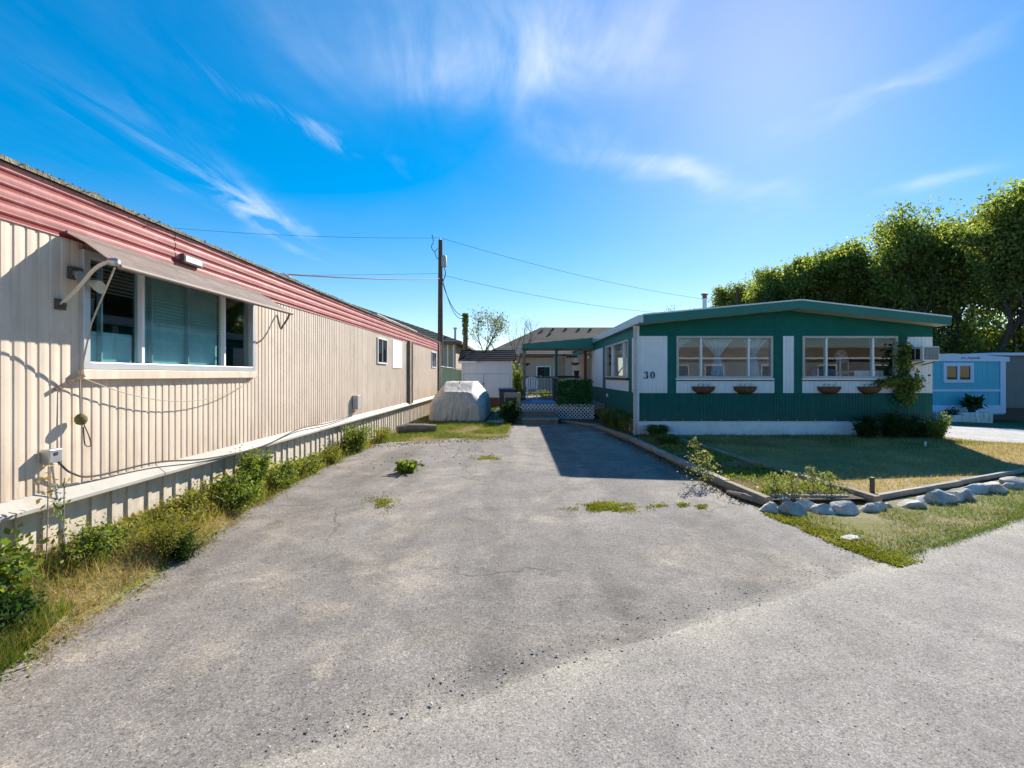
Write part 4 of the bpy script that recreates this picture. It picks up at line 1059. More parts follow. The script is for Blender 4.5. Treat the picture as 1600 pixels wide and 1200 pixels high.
q = MB(); q.box(1.75, 2.35, 23.0, 23.04, .55, .62); q.box(1.75, 2.35, 23.0, 23.04, 2.38, 2.45); q.box(1.75, 1.98, 23.0, 23.04, .62, 2.38); q.box(2.3, 2.35, 23.0, 23.04, .62, 2.38); q.box(1.76, 1.82, 23.0, 23.05, 0, .55); q.box(2.28, 2.34, 23.0, 23.05, 0, .55); q.build('frame', 'white_frame', gp)
for z_ in (1.05, 1.5, 1.95): q = MB(); q.box(1.98, 2.3, 23.005, 23.03, z_-.015, z_+.015); q.build('glazing_bar', 'white_frame', gp)
q = MB(); q.box(2.13, 2.15, 23.006, 23.029, .62, 2.38); q.build('glazing_bar', 'white_frame', gp)
q = MB(); q.box(1.98, 2.3, 23.016, 23.02, .62, 2.38); q.build('pane', 'blind_grey', gp)
for k, (x_, y_, z_, lab) in enumerate(((2.32, 19.2, 2.05, 'coco hanging basket on the porch beside the house wall'), (.34, 19.3, 2.03, 'coco hanging basket at the left porch post'))):
    hb = thing('hanging_basket', lab, 'basket', (x_, y_, z_-.1), 'porch hanging baskets')
    q = MB(); q.lathe([(.03, -.12), (.10, -.10), (.165, -.04), (.18, .0), (.165, .0), (.09, -.05)], (x_, y_, z_), 18); q.build('coco_liner', 'coco', hb, smooth=True)
    q = MB()
    for a in range(3): q.tube([(x_+.175*math.cos(a*2.09), y_+.175*math.sin(a*2.09), z_), (x_, y_, z_+.50)], .004, 4)
    q.build('chain', 'black_metal', hb)
wl = MB(); wl.lathe([(.05, -.12), (.07, -.05), (.07, .06), (.03, .12)], (2.93, 19.6, 2.32), 12); wl.build('wall_lantern', 'galv', house, smooth=True)
# ================================================================ car under a cover
def covered_car():
    cx, y0, y1 = -2.02, 15.75, 19.9
    rings = [(.0, .94, .03, 0), (.08, .96, .0, 0), (.2, .955, .02, .0), (.34, .95, .05, .02), (.48, .935, .08, .04), (.60, .90, .11, .08), (.66, .85, .13, .10), (.78, .73, .17, .2), (.90, .60, .21, .3), (.975, .52, .24, .36), (1.0, .485, .28, .4), (1.0, .34, .5, .5), (1.0, .15, .8, .8), (1.0, .02, 1.0, 1.0)]
    def topz(y):
        y = y0+(y-y0)*1.0
        s = (y-y0)/(y1-y0)
        k = min(max((s-.05)/.26, 0), 1); k = k*k*(3-2*k); e = min(max((1-s)/.3, 0), 1); e = e*e*(3-2*e)
        return .985+.33*min(k, e)
    full_ = []
    for ra_, rb_ in zip(rings[:-1], rings[1:]):
        m_ = 5 if ra_[0] < .97 else 4
        for k in range(m_): full_.append(tuple(u+(v-u)*k/m_ for u, v in zip(ra_, rb_)))
    full_.append(rings[-1]); nseg = 300; rows_ = []
    for (t_, w_, a, c) in full_:
        row = []
        ya, yb = y0+a, y1-c; L = (yb-ya)/2; cy = (ya+yb)/2
        for i in range(nseg):
            th = 2*math.pi*i/nseg; ct, s_ = math.cos(th), math.sin(th); n_ = 9.0
            rr = 1/((abs(ct)**n_+abs(s_)**n_)**(1/n_))
            x_, y_ = ct*rr*w_, s_*rr*L
            j_ = i*.4; hang = (1-t_*.85); f_ = hang*.055*(abs(math.sin(j_*.45+3.2*mnoise.noise(Vector((j_*.25, t_*1.1, 3)))))**.7-.6)+hang*.03*mnoise.noise(Vector((j_*.9, t_*1.6, 5)))+.035*mnoise.noise(Vector((j_*.2, t_*3.0, 7)))+.010*mnoise.noise(Vector((j_*1.8+t_*6, t_*9, 9)))
            if t_ > .95: f_ *= .25
            ln = math.hypot(x_, y_) or 1
            x_ += x_/ln*f_; y_ += y_/ln*f_
            z_ = t_*topz(cy+y_) + (.02*mnoise.noise(Vector((x_*3, y_*3, t_*4)))+.012*mnoise.noise(Vector((x_*9, y_*5, 2)))+(.015*mnoise.noise(Vector((i*.24, 4, 2))) if t_ < .1 else 0)) * (0 if t_ == 0 else 1)
            row.append((cx+x_, cy+y_, max(z_, .004)))
        rows_.append(row+[row[0]])
    q = MB(); q.sheet(rows_)
    car = thing('covered_car', 'small car under a pale grey cloth cover beside the beige home', 'car', (cx, (y0+y1)/2, 0))
    o = q.build('car_cover', 'car_cloth', car, smooth='all')
    for sx in (-1, 1):
        for yy_ in (16.55, 19.0):
            q = MB(); q.lathe([(.29, -.09), (.29, .09)], (cx+sx*.72, yy_, .29), 18, 'x'); q.build('wheel', 'black_metal', car)
covered_car()

# ================================================================ white garden shed
sx0, sx1, sy = -2.72, -.25, 23.7
shed = thing('garden_shed', 'white garden shed with black shingle roof behind the covered car', 'shed', ((sx0+sx1)/2, sy+.9, 0))
q = MB(); q.box(sx0, sx1, sy, sy+1.9, .42, 2.32); q.prism([(sy, 2.32), (sy+1.9, 2.32), (sy+1.0, 2.75)], lambda u, v, k: (sx0+.02+(sx1-sx0-.04)*k, u, v)); q.build('wall', 'shed_white', shed)
q = MB(); q.box(sx0+.08, sx1-.08, sy+.05, sy+1.85, 0, .42); q.build('base', 'brick_red', shed)
for k in range(5):
    q = MB(); f0, f1 = k/5, (k+1)/5
    ya, yb = sy-.18+f0*1.18, sy-.18+f1*1.18+.03; za, zb = 2.24+f0*.55, 2.24+f1*.55
    q.add([(sx0-.18, ya, za), (sx1+.15, ya, za), (sx1+.15, yb, zb), (sx0-.18, yb, zb), (sx0-.18, ya, za+.03), (sx1+.15, ya, za+.03), (sx1+.15, yb, zb+.03), (sx0-.18, yb, zb+.03)], [(0,3,2,1),(4,5,6,7),(0,1,5,4),(1,2,6,5),(2,3,7,6),(3,0,4,7)]); q.build('roof_course', 'shingle_black', shed)
q = MB(); q.prism([(sy+1.0, 2.79), (sy+2.1, 2.28), (sy+2.1, 2.32), (sy+1.0, 2.83)], lambda u, v, k: (sx0-.18+(sx1-sx0+.33)*k, u, v)); q.build('roof_slope', 'shingle_black', shed)
q = MB(); q.box(sx0-.16, sx0+.75, sy-.17, sy-.13, 2.12, 2.235); q.build('eave_board', 'shed_white', shed)
q = MB(); q.box(sx0-.02, sx0+.06, sy-.03, sy, .42, 2.2); q.box(sx1-.07, sx1+.02, sy-.03, sy, .42, 2.2); q.box(sx0+.06, sx1-.07, sy-.022, sy, 1.62, 1.66); q.build('trim', 'shed_white', shed)
for a, c in ((sx0+.08, -1.66), (-1.64, sx1-.10)):
    q = MB(); q.box(a, c, sy-.02, sy-.001, .46, 1.60); dr = q.build('door', 'shed_white', shed, bevel=.006)
    q = MB(); q.box(a-.012, c+.012, sy-.006, sy-.0005, .44, 1.615); q.build('door_gap', 'grey_siding', dr)
    q = MB(); q.bar((a+.05, sy-.03, .52), (c-.05, sy-.03, 1.02), .02, .05); q.build('brace', 'shed_white', dr)
q = MB(); q.box(-1.72, -1.58, sy-.035, sy-.02, 1.10, 1.13); q.build('latch', 'old_iron', shed)
# ================================================================ small green shed with corrugated roof
gs = thing('lean_to_shed', 'low pale green lean-to with corrugated roof behind the beige home', 'shed', (-3.9, 25.2, 0))
q = MB(); q.box(-5.2, -2.75, 24.8, 26.0, 0, 1.72); q.build('wall', 'green_shed', gs)
for k in range(8): q = MB(); x_ = -5.1+k*.3; q.box(x_-.012, x_+.012, 24.78, 24.80, .1, 1.7); q.build('batten', 'green_shed', gs)
q = MB(); rr = []
for y_ in (24.55, 26.1): rr.append([(-5.3+2.75*i/60, y_, 2.18-.40*i/60+(.03 if i % 2 else 0)) for i in range(61)])
q.sheet(rr); q.build('roof', 'poly_roof', gs)
q = MB(); q.prism([(-5.2, 1.72), (-2.75, 1.72), (-2.75, 1.78), (-5.2, 2.13)], lambda u, v, k: (u, 24.81+.02*k, v)); q.build('gable', 'green_shed', gs)
# ================================================================ poles and wires
px_, py_ = -4.24, 26.5
pole = thing('utility_pole', 'tall dark wooden utility pole with grey box behind the beige home', 'utility pole', (px_, py_, 0))
ptop = CH+(VY-375)/F*py_
q = MB(); q.tube([(px_, py_, -.2), (px_, py_, 4), (px_+.01, py_, ptop)], [.16, .145, .115], 12); q.build('pole', 'pole_wood', pole, smooth=True)
q = MB(); q.lathe([(.11, 0), (.145, .03), (.15, .55), (.11, .62)], (px_+.22, py_-.12, CH+(VY-418)/F*py_), 14); q.build('transformer', 'pole_box', pole, smooth=True)
q = MB(); q.box(px_+.1, px_+.25, py_-.14, py_-.1, CH+(VY-412)/F*py_, CH+(VY-409)/F*py_); q.build('hanger', 'galv', pole)
q = MB(); q.lathe([(.03, 0), (.045, .03), (.03, .06), (.045, .09), (.02, .13)], (px_, py_, ptop), 10); q.build('insulator', 'poly_roof', pole, smooth=True)
q = MB(); q.tube(arc([AT(675, 366, py_), AT(677, 378, py_), AT(674, 386, py_), AT(679, 393, py_), AT(684, 388, py_)]), .02, 6); q.tube(arc([AT(679, 393, py_), AT(682, 402, py_), AT(686, 406, py_)]), .02, 6); q.build('cutout_fuse', 'old_iron', pole)
q = MB(); q.tube(arc([AT(694, 418, py_-.15), AT(696, 428, py_-.2), AT(692, 440, py_-.15)]), .025, 6); q.build('drip_loop', 'black_cable', pole)
def wire(a, c, sag, r_, label, n=28, double=False):
    a, c = Vector(a), Vector(c); q = MB()
    q.tube([a.lerp(c, i/n)+Vector((0, 0, -sag*4*(i/n)*(1-i/n))) for i in range(n+1)], r_, 5)
    q.build('overhead_wire', 'black_cable', label=label, cat='wire', group='overhead wires')
wire((px_, py_, ptop+.12), AT(-60, 318, 24), .5, .008, 'thin upper power wire running left from the pole top')
wire((px_, py_, CH+(VY-427)/F*py_), AT(120, 420, 26), .2, .008, 'thin lower wire running level to the left of the pole')
wire((px_, py_, CH+(VY-435)/F*py_), (LX-.55, 8.35, FZ1+.30), .08, .016, 'thick service wire from the pole to the beige roof vent')
wire((px_, py_, ptop+.12), AT(1240, 478, 46), .9, .010, 'thin upper wire running right from the pole top')
wire((px_, py_, CH+(VY-429)/F*py_), AT(1190, 492, 40), .8, .010, 'thin lower wire running right behind the green home')
s_top = CH+(VY-490)/F*25.5; s_x = (727-VX)/F*25.5
wire((px_+.1, py_, CH+(VY-440)/F*py_), (s_x, 25.5, s_top-.1), .55, .018, 'slack cable hanging from the tall pole to the mossy short post')
wire((px_+.1, py_, CH+(VY-433)/F*py_), (s_x, 25.5, s_top-.2), .8, .016, 'lower slack cable hanging from the tall pole to the mossy short post')
sp = thing('short_post', 'short thick mossy service post behind the white shed', 'post', (s_x, 25.5, 0))
q = MB(); q.tube([(s_x, 25.5, -.1), (s_x, 25.5, 2.5), (s_x+.02, 25.5, s_top)], [.14, .13, .12], 10); q.build('post', 'moss_post', sp, smooth=True)
r = np.random.default_rng(3); n = 900; a = r.uniform(0, 6.28, n)
pts = np.column_stack([s_x+.13*np.cos(a), 25.5+.13*np.sin(a), s_top-np.abs(r.normal(size=n))*.7]); np_obj('creeper', leaves(pts, .05, .1, 1.4, .3, 5), 4, 'yellow_weed', sp, kind='stuff')
fp = (1152-VX)/F*48; fpt = CH+(VY-449)/F*48
fpo = thing('utility_pole', 'far utility pole standing behind the green home roof', 'utility pole', (fp, 48, 0))
q = MB(); q.tube([(fp, 48, 0), (fp, 48, fpt)], [.17, .13], 10); q.build('pole', 'pole_wood', fpo)
q = MB(); q.bar((fp-.5, 48, fpt-.25), (fp, 48, fpt-.25), .06, .06); q.tube(arc([(fp-.5, 48, fpt-.25), (fp-.45, 48, fpt-.8), (fp-.1, 48, fpt-1.1)]), .03, 5); q.build('bracket', 'old_iron', fpo)

# ================================================================ houses behind
def hip_house(name, label, x0, x1, y0, y1, ez, rz, inset, wallm, wins=(), par_pos=None):
    h = thing(name, label, 'house', ((x0+x1)/2, (y0+y1)/2, 0))
    q = MB(); q.box(x0, x1, y0, y1, 0, ez); w_ = q.build('wall', wallm, h)
    o = .5; ym = (y0+y1)/2
    e = [(x0-o, y0-o, ez-.08), (x1+o, y0-o, ez-.08), (x1+o, y1+o, ez-.08), (x0-o, y1+o, ez-.08)]; r0, r1 = (x0+inset, ym, rz), (x1-inset, ym, rz)
    q = MB(); q.add(e+[r0, r1], [(0, 1, 5, 4), (1, 2, 5), (2, 3, 4, 5), (3, 0, 4)]); q.add([(a, b_, c-.18) for a, b_, c in e]+e, [(3,2,1,0),(0,1,5,4),(1,2,6,5),(2,3,7,6),(3,0,4,7)])
    rf = q.build('roof', 'roof_brown', h)
    # shingle courses standing a little proud on the near slope and the two hips
    nc = 22
    for k in range(nc):
        s = (k+.0)/nc; s2 = (k+1.0)/nc
        def P_(a, b_, s): return Vector(a).lerp(Vector(b_), s)+Vector((0, -.01, .03))
        q = MB(); a, c, d, b2 = P_(e[0], r0, s), P_(e[1], r1, s), P_(e[1], r1, s2), P_(e[0], r0, s2); up = Vector((0, 0, .012)); dn = Vector((0, 0, -.03))
        q.add([a+up, c+up, d+dn*.3, b2+dn*.3, a+dn, c+dn], [(0, 1, 2, 3), (4, 5, 1, 0)]); q.build('shingle_course', 'roof_brown', rf)
    for (xx, zz) in wins:
        q = MB(); q.box(xx-.6, xx+.6, y0-.04, y0-.002, zz-.6, zz+.6); v_ = q.build('window', 'white_frame', h)
        q = MB(); q.box(xx-.52, xx+.52, y0-.05, y0-.041, zz-.52, zz+.52); q.build('pane', 'glass_dark', v_)
    return h, rf
hA, rA = hip_house('tan_house', 'tan house with brown shingle hip roof behind the beige home', -27, -4.6, 36, 48, 4.1, 7.6, 9.5, 'stucco_tan', ((-9, 2.6),))
q = MB(); q.box(-27.01, -4.58, 35.97, 36.02, 3.86, 4.02); q.build('fascia', 'white_frame', hA)
for x_ in (-5.2, -4.75): q = MB(); q.box(x_-.05, x_+.05, 35.9, 35.98, 0, 3.86); q.build('downpipe', 'white_frame', hA)
q = MB(); q.lathe([(.09, 0), (.09, .95), (.14, .95), (.14, 1.08)], (-3.1-1.7, 37.2, 4.15), 10); q.build('flue', 'galv', hA)
hB, rB = hip_house('peach_house', 'peach stucco house with wide brown hip roof behind the porch', -2.3, 21, 40, 52, 3.35, 6.1, 4.6, 'stucco_peach', ((2.2, 1.7), (6, 1.7)))
for x_, f_ in ((2.3, .82), (3.0, .70), (3.4, .90), (4.6, .90), (5.8, .88), (6.9, .88)):
    y_ = 39.5+f_*6.5; z_ = 3.27+f_*2.83; q = MB(); q.box(x_-.10, x_+.10, y_-.10, y_+.10, z_, z_+.16); q.build('roof_vent', 'black_metal', rB)
q = MB(); q.box(-2.31, 21.01, 39.96, 40.02, 3.1, 3.26); q.build('fascia', 'white_frame', hB)
fc = thing('corrugated_fence', 'grey corrugated metal fence at the back of the yard', 'fence', (1, 31, 0))
for k in range(22):
    x_ = -6+k*.6; q = MB(); q.ribs((x_, 31, 0), (1, 0, 0), (0, -1, 0), .595, 0.02, 1.45, vprof(.595, .1, .04, .03)); q.build('panel', 'fence_grey', fc)
for k in range(8): x_ = -6+k*1.88; q = MB(); q.box(x_-.05, x_+.05, 31.03, 31.13, 0, 1.5); q.build('post', 'galv', fc)

# ================================================================ blue and grey trailers at the right
def trailer_right():
    y0 = 20.0; x0, x1 = 15.9, 20.32; zb = gz(19)-.03; Zt = CH+(VY-556)/F*y0
    tr_ = thing('blue_trailer', 'turquoise ribbed trailer home with pale lilac trim at right', 'mobile home', ((x0+x1)/2, y0+4, gz(19)))
    q = MB(); q.box(x0, x1, y0+.03, y0+9, -.10, Zt-.05); w_ = q.build('wall', 'blue_siding', tr_)
    zmid = CH+(VY-610)/F*y0; zlow = CH+(VY-633)/F*y0
    for a, c, z0, z1 in [(x0+i*.62, min(x0+(i+1)*.62-.004, x1-.22), z0, z1) for i in range(7) for z0, z1 in ((zlow, zmid-.05), (zmid+.05, Zt-.18))]:
        q = MB(); q.ribs((a, y0+.028, 0), (1, 0, 0), (0, -1, 0), c-a, z0, z1, vprof(c-a, .10, .014, .014)); q.build('siding_panel', 'blue_siding', w_)
    q = MB(); q.box(x0, x1, y0-.02, y0+.029, zmid-.045, zmid+.045); q.build('trim_band', 'blue_trim', tr_)
    q = MB(); q.box(x1-.2, x1+.02, y0-.025, y0+.028, zlow-.34, Zt-.18); q.build('corner_board', 'blue_trim', tr_)
    q = MB(); q.box(x0, x1-.201, y0-.02, y0+.029, zlow-.34, zlow-.005); q.build('skirt_board', 'blue_trim', tr_)
    q = MB(); q.box(x0, x1-.6, y0-.01, y0+.028, zb, zlow-.345); q.build('skirting', 'skirt_white', tr_)
    q = MB(); q.prism([(x0-.2, Zt-.20), (x1+.15, Zt-.24), (x1+.15, Zt-.08), (18.2, Zt+.05), (x0-.2, Zt+.02)], lambda u, v, k: (u, y0+.02-.07*k, v)); fa = q.build('fascia', 'blue_trim', tr_)
    q = MB(); q.prism([(x0-.2, Zt+.02), (18.2, Zt+.05), (x1+.15, Zt-.08), (x1+.15, Zt-.05), (18.2, Zt+.09), (x0-.2, Zt+.05)], lambda u, v, k: (u, y0-.06+9.2*k, v)); q.build('roof', 'roof_white', tr_)
    # script lettering on the fascia
    q = MB(); x_ = AT(1500, 0, y0)[0]; zc = Zt-.085
    S = [[(0, -.05), (.05, .05), (.09, -.05)], [(.02, -.01), (.08, -.01)], [(.12, -.03), (.15, .02), (.18, -.03)], [(.26, -.05), (.33, .05), (.37, -.05), (.41, -.02)], [(.43, 0), (.40, -.04), (.46, -.03), (.47, .02)], [(.49, .02), (.50, -.04), (.55, .02)],
         [(.57, .0), (.60, -.04), (.62, .01)], [(.65, -.04), (.66, .01), (.70, -.04), (.71, .06)], [(.74, .0), (.73, -.04), (.79, -.02), (.80, .0)]]
    for i, s_ in enumerate(S): q.tube([(x_+u, y0-.053-.001*i, zc+v*.9) for u, v in s_], .011, 5)
    q.build('script_lettering', 'ink', fa)
    wx0, wx1 = AT(1473, 0, y0)[0], AT(1520, 0, y0)[0]; wz0, wz1 = CH+(VY-598)/F*y0, CH+(VY-567)/F*y0; f_ = .13
    q = MB(); q.box(wx0, wx0+f_, y0-.05, y0+.02, wz0, wz1); q.box(wx1-f_, wx1, y0-.05, y0+.02, wz0, wz1); q.box(wx0+f_, wx1-f_, y0-.048, y0+.02, wz0, wz0+f_); q.box(wx0+f_, wx1-f_, y0-.048, y0+.02, wz1-f_, wz1); wm = (wx0+wx1)/2; q.box(wm-.05, wm+.05, y0-.047, y0+.02, wz0+f_, wz1-f_)
    v_ = q.build('window', 'blue_trim', tr_)
    for a, c in ((wx0+f_, wm-.05), (wm+.05, wx1-f_)): q = MB(); q.box(a, c, y0-.015, y0-.01, wz0+f_, wz1-f_); q.build('pane', 'glass_dark', v_)
    q = MB(); q.box(wx0+f_, wx1-f_, y0+.0, y0+.008, wz0+f_, wz1-f_); q.build('blind', 'moss_post', v_)
    # ledge with pots
    g_ = gz(19.0)
    q = MB(); q.box(AT(1482, 0, 19.3)[0], AT(1552, 0, 19.3)[0], 19.3, 19.9, gz(18)-.1, .04); q.build('planter_ledge', 'skirt_white', label='low white ledge along the foot of the turquoise trailer', cat='ledge', bevel=.02)
    def pot(xp, yb, h_, r_, m_, lab, lm, n_, ls, zbase, Y):
        x_ = AT(xp, 0, Y)[0]; p_ = thing('plant_pot', lab, 'potted plant', (x_, Y, zbase))
        q = MB(); q.lathe([(r_*.72, 0), (r_, h_), (r_*1.08, h_), (r_*1.08, h_*.88), (r_*.9, h_*.85)], (x_, Y, zbase), 16); q.build('pot', m_, p_, smooth=True)
        rr_ = np.random.default_rng(int(xp)); P_ = np.column_stack([x_+rr_.normal(size=n_)*r_*.55, Y+rr_.normal(size=n_)*r_*.5, zbase+h_*.9+np.abs(rr_.normal(size=n_))*r_*.6]); np_obj('foliage', leaves(P_, ls*.6, ls, 2.6, -.6, int(xp)), 4, lm, p_)
    pot(1520, 0, .30, .19, 'pot_black', 'black pot of spiky dark leaves on the white ledge', 'dark_leaf', 240, .34, .04, 19.55)
    pot(1487, 0, .28, .2, 'plastic_white', 'low white pot with dark plant left of the ledge', 'dark_leaf', 160, .15, gz(AT(1487, 0, 19.1)[0]), 19.1)
    pot(1526, 0, .09, .06, 'plastic_white', 'tiny white pot beside the black pot', 'dark_leaf', 20, .06, .04, 19.42)
    gt = thing('grey_trailer', 'grey brown clapboard trailer at the right edge of the picture', 'mobile home', (24, 25, -.43))
    q = MB(); q.box(20.75, 30, 21.0, 28, .10, 2.42); w2 = q.build('wall', 'grey_siding', gt)
    z = .2
    while z < 2.3:
        q = MB(); q.add([(20.74, 20.965, z), (30, 20.965, z), (30, 20.99, z+.13), (20.74, 20.99, z+.13)], [(0, 1, 2, 3)]); q.build('clapboard', 'grey_siding', w2); z += .13
    q = MB(); q.box(20.6, 30.2, 20.8, 28.2, 2.40, 2.52); q.build('roof', 'blue_trim', gt)
    q = MB(); q.box(20.8, 30, 21.2, 27.8, -.45, .10); q.build('underside', 'black_metal', gt)
trailer_right()
# a dark roof beyond the tree trunks
dh = thing('distant_house', 'dark roofed house glimpsed between the tree trunks', 'house', (41, 47, -.43))
q = MB(); q.box(36, 47, 45, 50, -.43, 3.0); q.build('wall', 'stucco_tan', dh)
q = MB(); q.prism([(44.3, 3.0), (50.7, 3.0), (47.5, 5.1)], lambda u, v, k: (35.5+12*k, u, v)); q.build('roof', 'sofa_blue', dh)

# ================================================================ trailer across the road (seen mirrored in the front windows)
ot = thing('roadside_trailer', 'long grey trailer with brown fascia across the road, mirrored in windows', 'mobile home', (8, -11.5, 0))
q = MB(); q.box(3.5, 34, -13, -10, .3, 2.75); q.build('wall', 'grey_trailer', ot)
q = MB(); q.box(3.3, 34.2, -13.2, -9.8, 2.75, 3.5); q.build('fascia', 'brown_fascia', ot)
q = MB(); q.box(3.7, 33.8, -12.9, -10.1, 0, .3); q.build('skirting', 'skirt_beige', ot)
q = MB(); q.box(3.2, 34.3, -9.79, -9.70, 2.68, 2.80); q.build('gutter', 'white_frame', ot)
for x_ in (5, 8, 11.5, 14, 18, 22, 26, 30):
    q = MB(); q.box(x_-.7, x_+.7, -9.99, -9.94, 1.2, 2.3); v_ = q.build('window', 'white_frame', ot)
    q = MB(); q.box(x_-.62, x_+.62, -9.93, -9.925, 1.28, 2.22); q.build('pane', 'glass_dark', v_)
yt = thing('yellow_trailer', 'yellow trailer across the road, mirrored in the left front window', 'mobile home', (-2.2, -9.5, 0))
q = MB(); q.box(-5.5, 1.6, -13, -8.5, .2, 2.9); q.build('wall', 'yellow_paint', yt)
q = MB(); q.box(-5.4, 1.5, -12.9, -8.6, 0, .2); q.build('skirting', 'skirt_beige', yt)
q = MB(); q.prism([(-5.8, 2.9), (1.9, 2.9), (1.9, 3.05), (-2, 3.6), (-5.8, 3.05)], lambda u, v, k: (u, -13.2+4.9*k, v)); q.build('roof', 'roof_white', yt)
q = MB(); q.box(-2.6, -1.6, -8.495, -8.46, .3, 2.3); q.build('door', 'white_frame', yt)
# ================================================================ edging timbers
LOGS = [((1.45, 15.55), (2.28, 14.25), .06, 'round landscape log from the porch steps, first along the drive'),
        ((2.30, 14.2), (2.50, 12.55), .07, 'thin edging log beside the tall grass clump, second from the porch'),
        ((2.46, 12.5), (2.68, 10.95), .08, 'edging log passing the house corner, third from the porch'),
        ((2.66, 10.95), (2.86, 6.55), .075, 'longest weathered edging timber along the driveway'),
        ((2.84, 6.50), (2.94, 5.62), .075, 'split edging log at the road end of the driveway'),
        ((3.74, 11.6), (3.98, 8.4), .06, 'grey edging timber beside the shaded lawn nearest the house'),
        ((3.98, 8.38), (4.30, 5.72), .065, 'round edging timber ending at the front corner of the lawn'),
        ((3.12, 5.92), (4.05, 5.90), .045, 'short pale timber closing the weed bed behind the boulders'),
        ((4.40, 5.90), (6.2, 6.72), .045, 'pale timber behind the boulders along the front lawn'),
        ((6.22, 6.75), (8.6, 7.86), .045, 'far pale timber at the right end of the front lawn'),
        ((8.62, 7.88), (11.5, 9.2), .06, 'last pale timber of the lawn edge beyond the frame')]
for k, ((xa, ya), (xb, yb), r_, lab) in enumerate(LOGS):
    a, c = Vector((xa, ya, r_*.75+.01)), Vector((xb, yb, r_*.75+.01+gz(xb))); n = max(4, int((c-a).length/.2)); q = MB(); vs = []; fs = []; d = (c-a).normalized(); s = d.cross(Vector((0, 0, 1))); m_ = 10
    for i in range(n+1):
        p = a.lerp(c, i/n)
        for j in range(m_):
            t_ = 2*math.pi*j/m_+.3; rr = r_*.86*(1+.22*mnoise.noise(Vector((i*.6+k*7, j*1.3, k)))); rr *= 1/max(abs(math.cos(t_)), abs(math.sin(t_)))**.45*.93
            vs.append(p+s*rr*math.cos(t_)*1.05+Vector((0, 0, rr*math.sin(t_))))
    for i in range(n):
        for j in range(m_): fs.append((i*m_+j, i*m_+(j+1) % m_, (i+1)*m_+(j+1) % m_, (i+1)*m_+j))
    fs += [tuple(range(m_)), tuple(range(n*m_, (n+1)*m_))]
    q.add(vs, fs); q.build('edging_timber', 'grey_wood' if k in (3, 5, 7, 8, 9, 10) else 'log_wood', label=lab, cat='timber', group='landscape timbers round the beds', smooth=True)
q = MB(); q.tube([(2.74, 6.25, .03), (2.80, 5.95, .05), (2.92, 5.60, .045)], [.025, .04, .03], 7); q.build('rotten_branch', 'log_wood', label='rotten reddish stick lying against the split edging log', cat='stick')
q = MB(); q.box(4.53, 4.57, 6.13, 6.17, .04, .24); q.build('stake', 'old_iron', label='short dark stake in the lawn behind the boulders', cat='stake')
x_, y_ = G(1446, 698, .05); q = MB(); q.box(x_-.02, x_+.02, y_-.01, y_+.01, .0, .16); q.build('plant_stake', 'blue_trim', label='small pale stake before the shrubs at the house corner', cat='stake')

# ================================================================ boulders
import bmesh
def rock_mesh(w, d, h, seed):
    bm = bmesh.new(); bmesh.ops.create_icosphere(bm, subdivisions=3, radius=1.0); r = random.Random(seed)
    cuts = [(Vector((r.uniform(-1, 1), r.uniform(-1, 1), r.uniform(-.2, 1))).normalized(), r.uniform(.45, .85)) for _ in range(11)]
    for v in bm.verts:
        p = v.co.copy()
        for n_, dd in cuts:
            e = p.dot(n_)-dd
            if e > 0: p -= n_*e*.96
        p *= 1+.13*mnoise.noise(p*1.6+Vector((seed, 0, 0)))+.05*mnoise.noise(p*4+Vector((seed, 3, 0)))
        v.co = Vector((p.x*w/2*1.12, p.y*d/2*1.1, max(p.z, -.55)*h*.66+h*.36))
    me = bpy.data.meshes.new('boulder'); bm.to_mesh(me); bm.free(); me.polygons.foreach_set('use_smooth', [True]*len(me.polygons)); me.materials.append(MATS['rock']); return me
ORD = 'first second third fourth fifth sixth seventh eighth ninth tenth eleventh twelfth thirteenth fourteenth fifteenth sixteenth seventeenth eighteenth nineteenth twentieth'.split()
RK = [(1207,804,28,23),(1240,808,44,25),(1232,789,26,14),(1262,800,30,20),(1283,803,26,18),(1297,807,44,20),(1318,786,26,14),(1330,806,44,29),(1362,803,26,18),(1379,801,28,19),(1392,796,20,14),(1432,797,38,19),(1452,789,34,14),(1476,791,46,28),(1498,786,30,20),(1520,784,48,21),(1537,775,42,19),(1566,773,44,23),(1586,768,26,16),(1600,763,34,20)]
for i, (xp, yp, w_, h_) in enumerate(RK):
    X, Y = G(xp, yp-2); s = Y/F; w, h = w_*s*(1.1 if w_ > 34 else 1.32), h_*s*1.0; d = w*random.Random(i).uniform(.6, .85)
    o = bpy.data.objects.new('boulder', rock_mesh(w, d, h, i*3.7+1)); C.objects.link(o); md = o.modifiers.new('edges', 'EDGE_SPLIT'); md.split_angle = R(24); o.location = (X, Y+d*.35, -.03); o.rotation_euler = (0, R(random.Random(i+5).uniform(-10, 10)), R(random.Random(i).uniform(-25, 45)))
    size = 'large' if w_ > 40 else ('small' if w_ < 28 else 'middling'); tag(o, '%s grey boulder, %s of the rock row counted from the driveway' % (size, ORD[i]), 'boulder', 'boulders edging the front lawn')
X, Y = G(1327, 842)
o = bpy.data.objects.new('flat_stone', rock_mesh(.26, .13, .035, 77.3)); C.objects.link(o); o.location = (X, Y, .006); o.rotation_euler = (0, 0, R(15)); tag(o, 'flat pale stone set in the verge between boulders and road', 'stone')

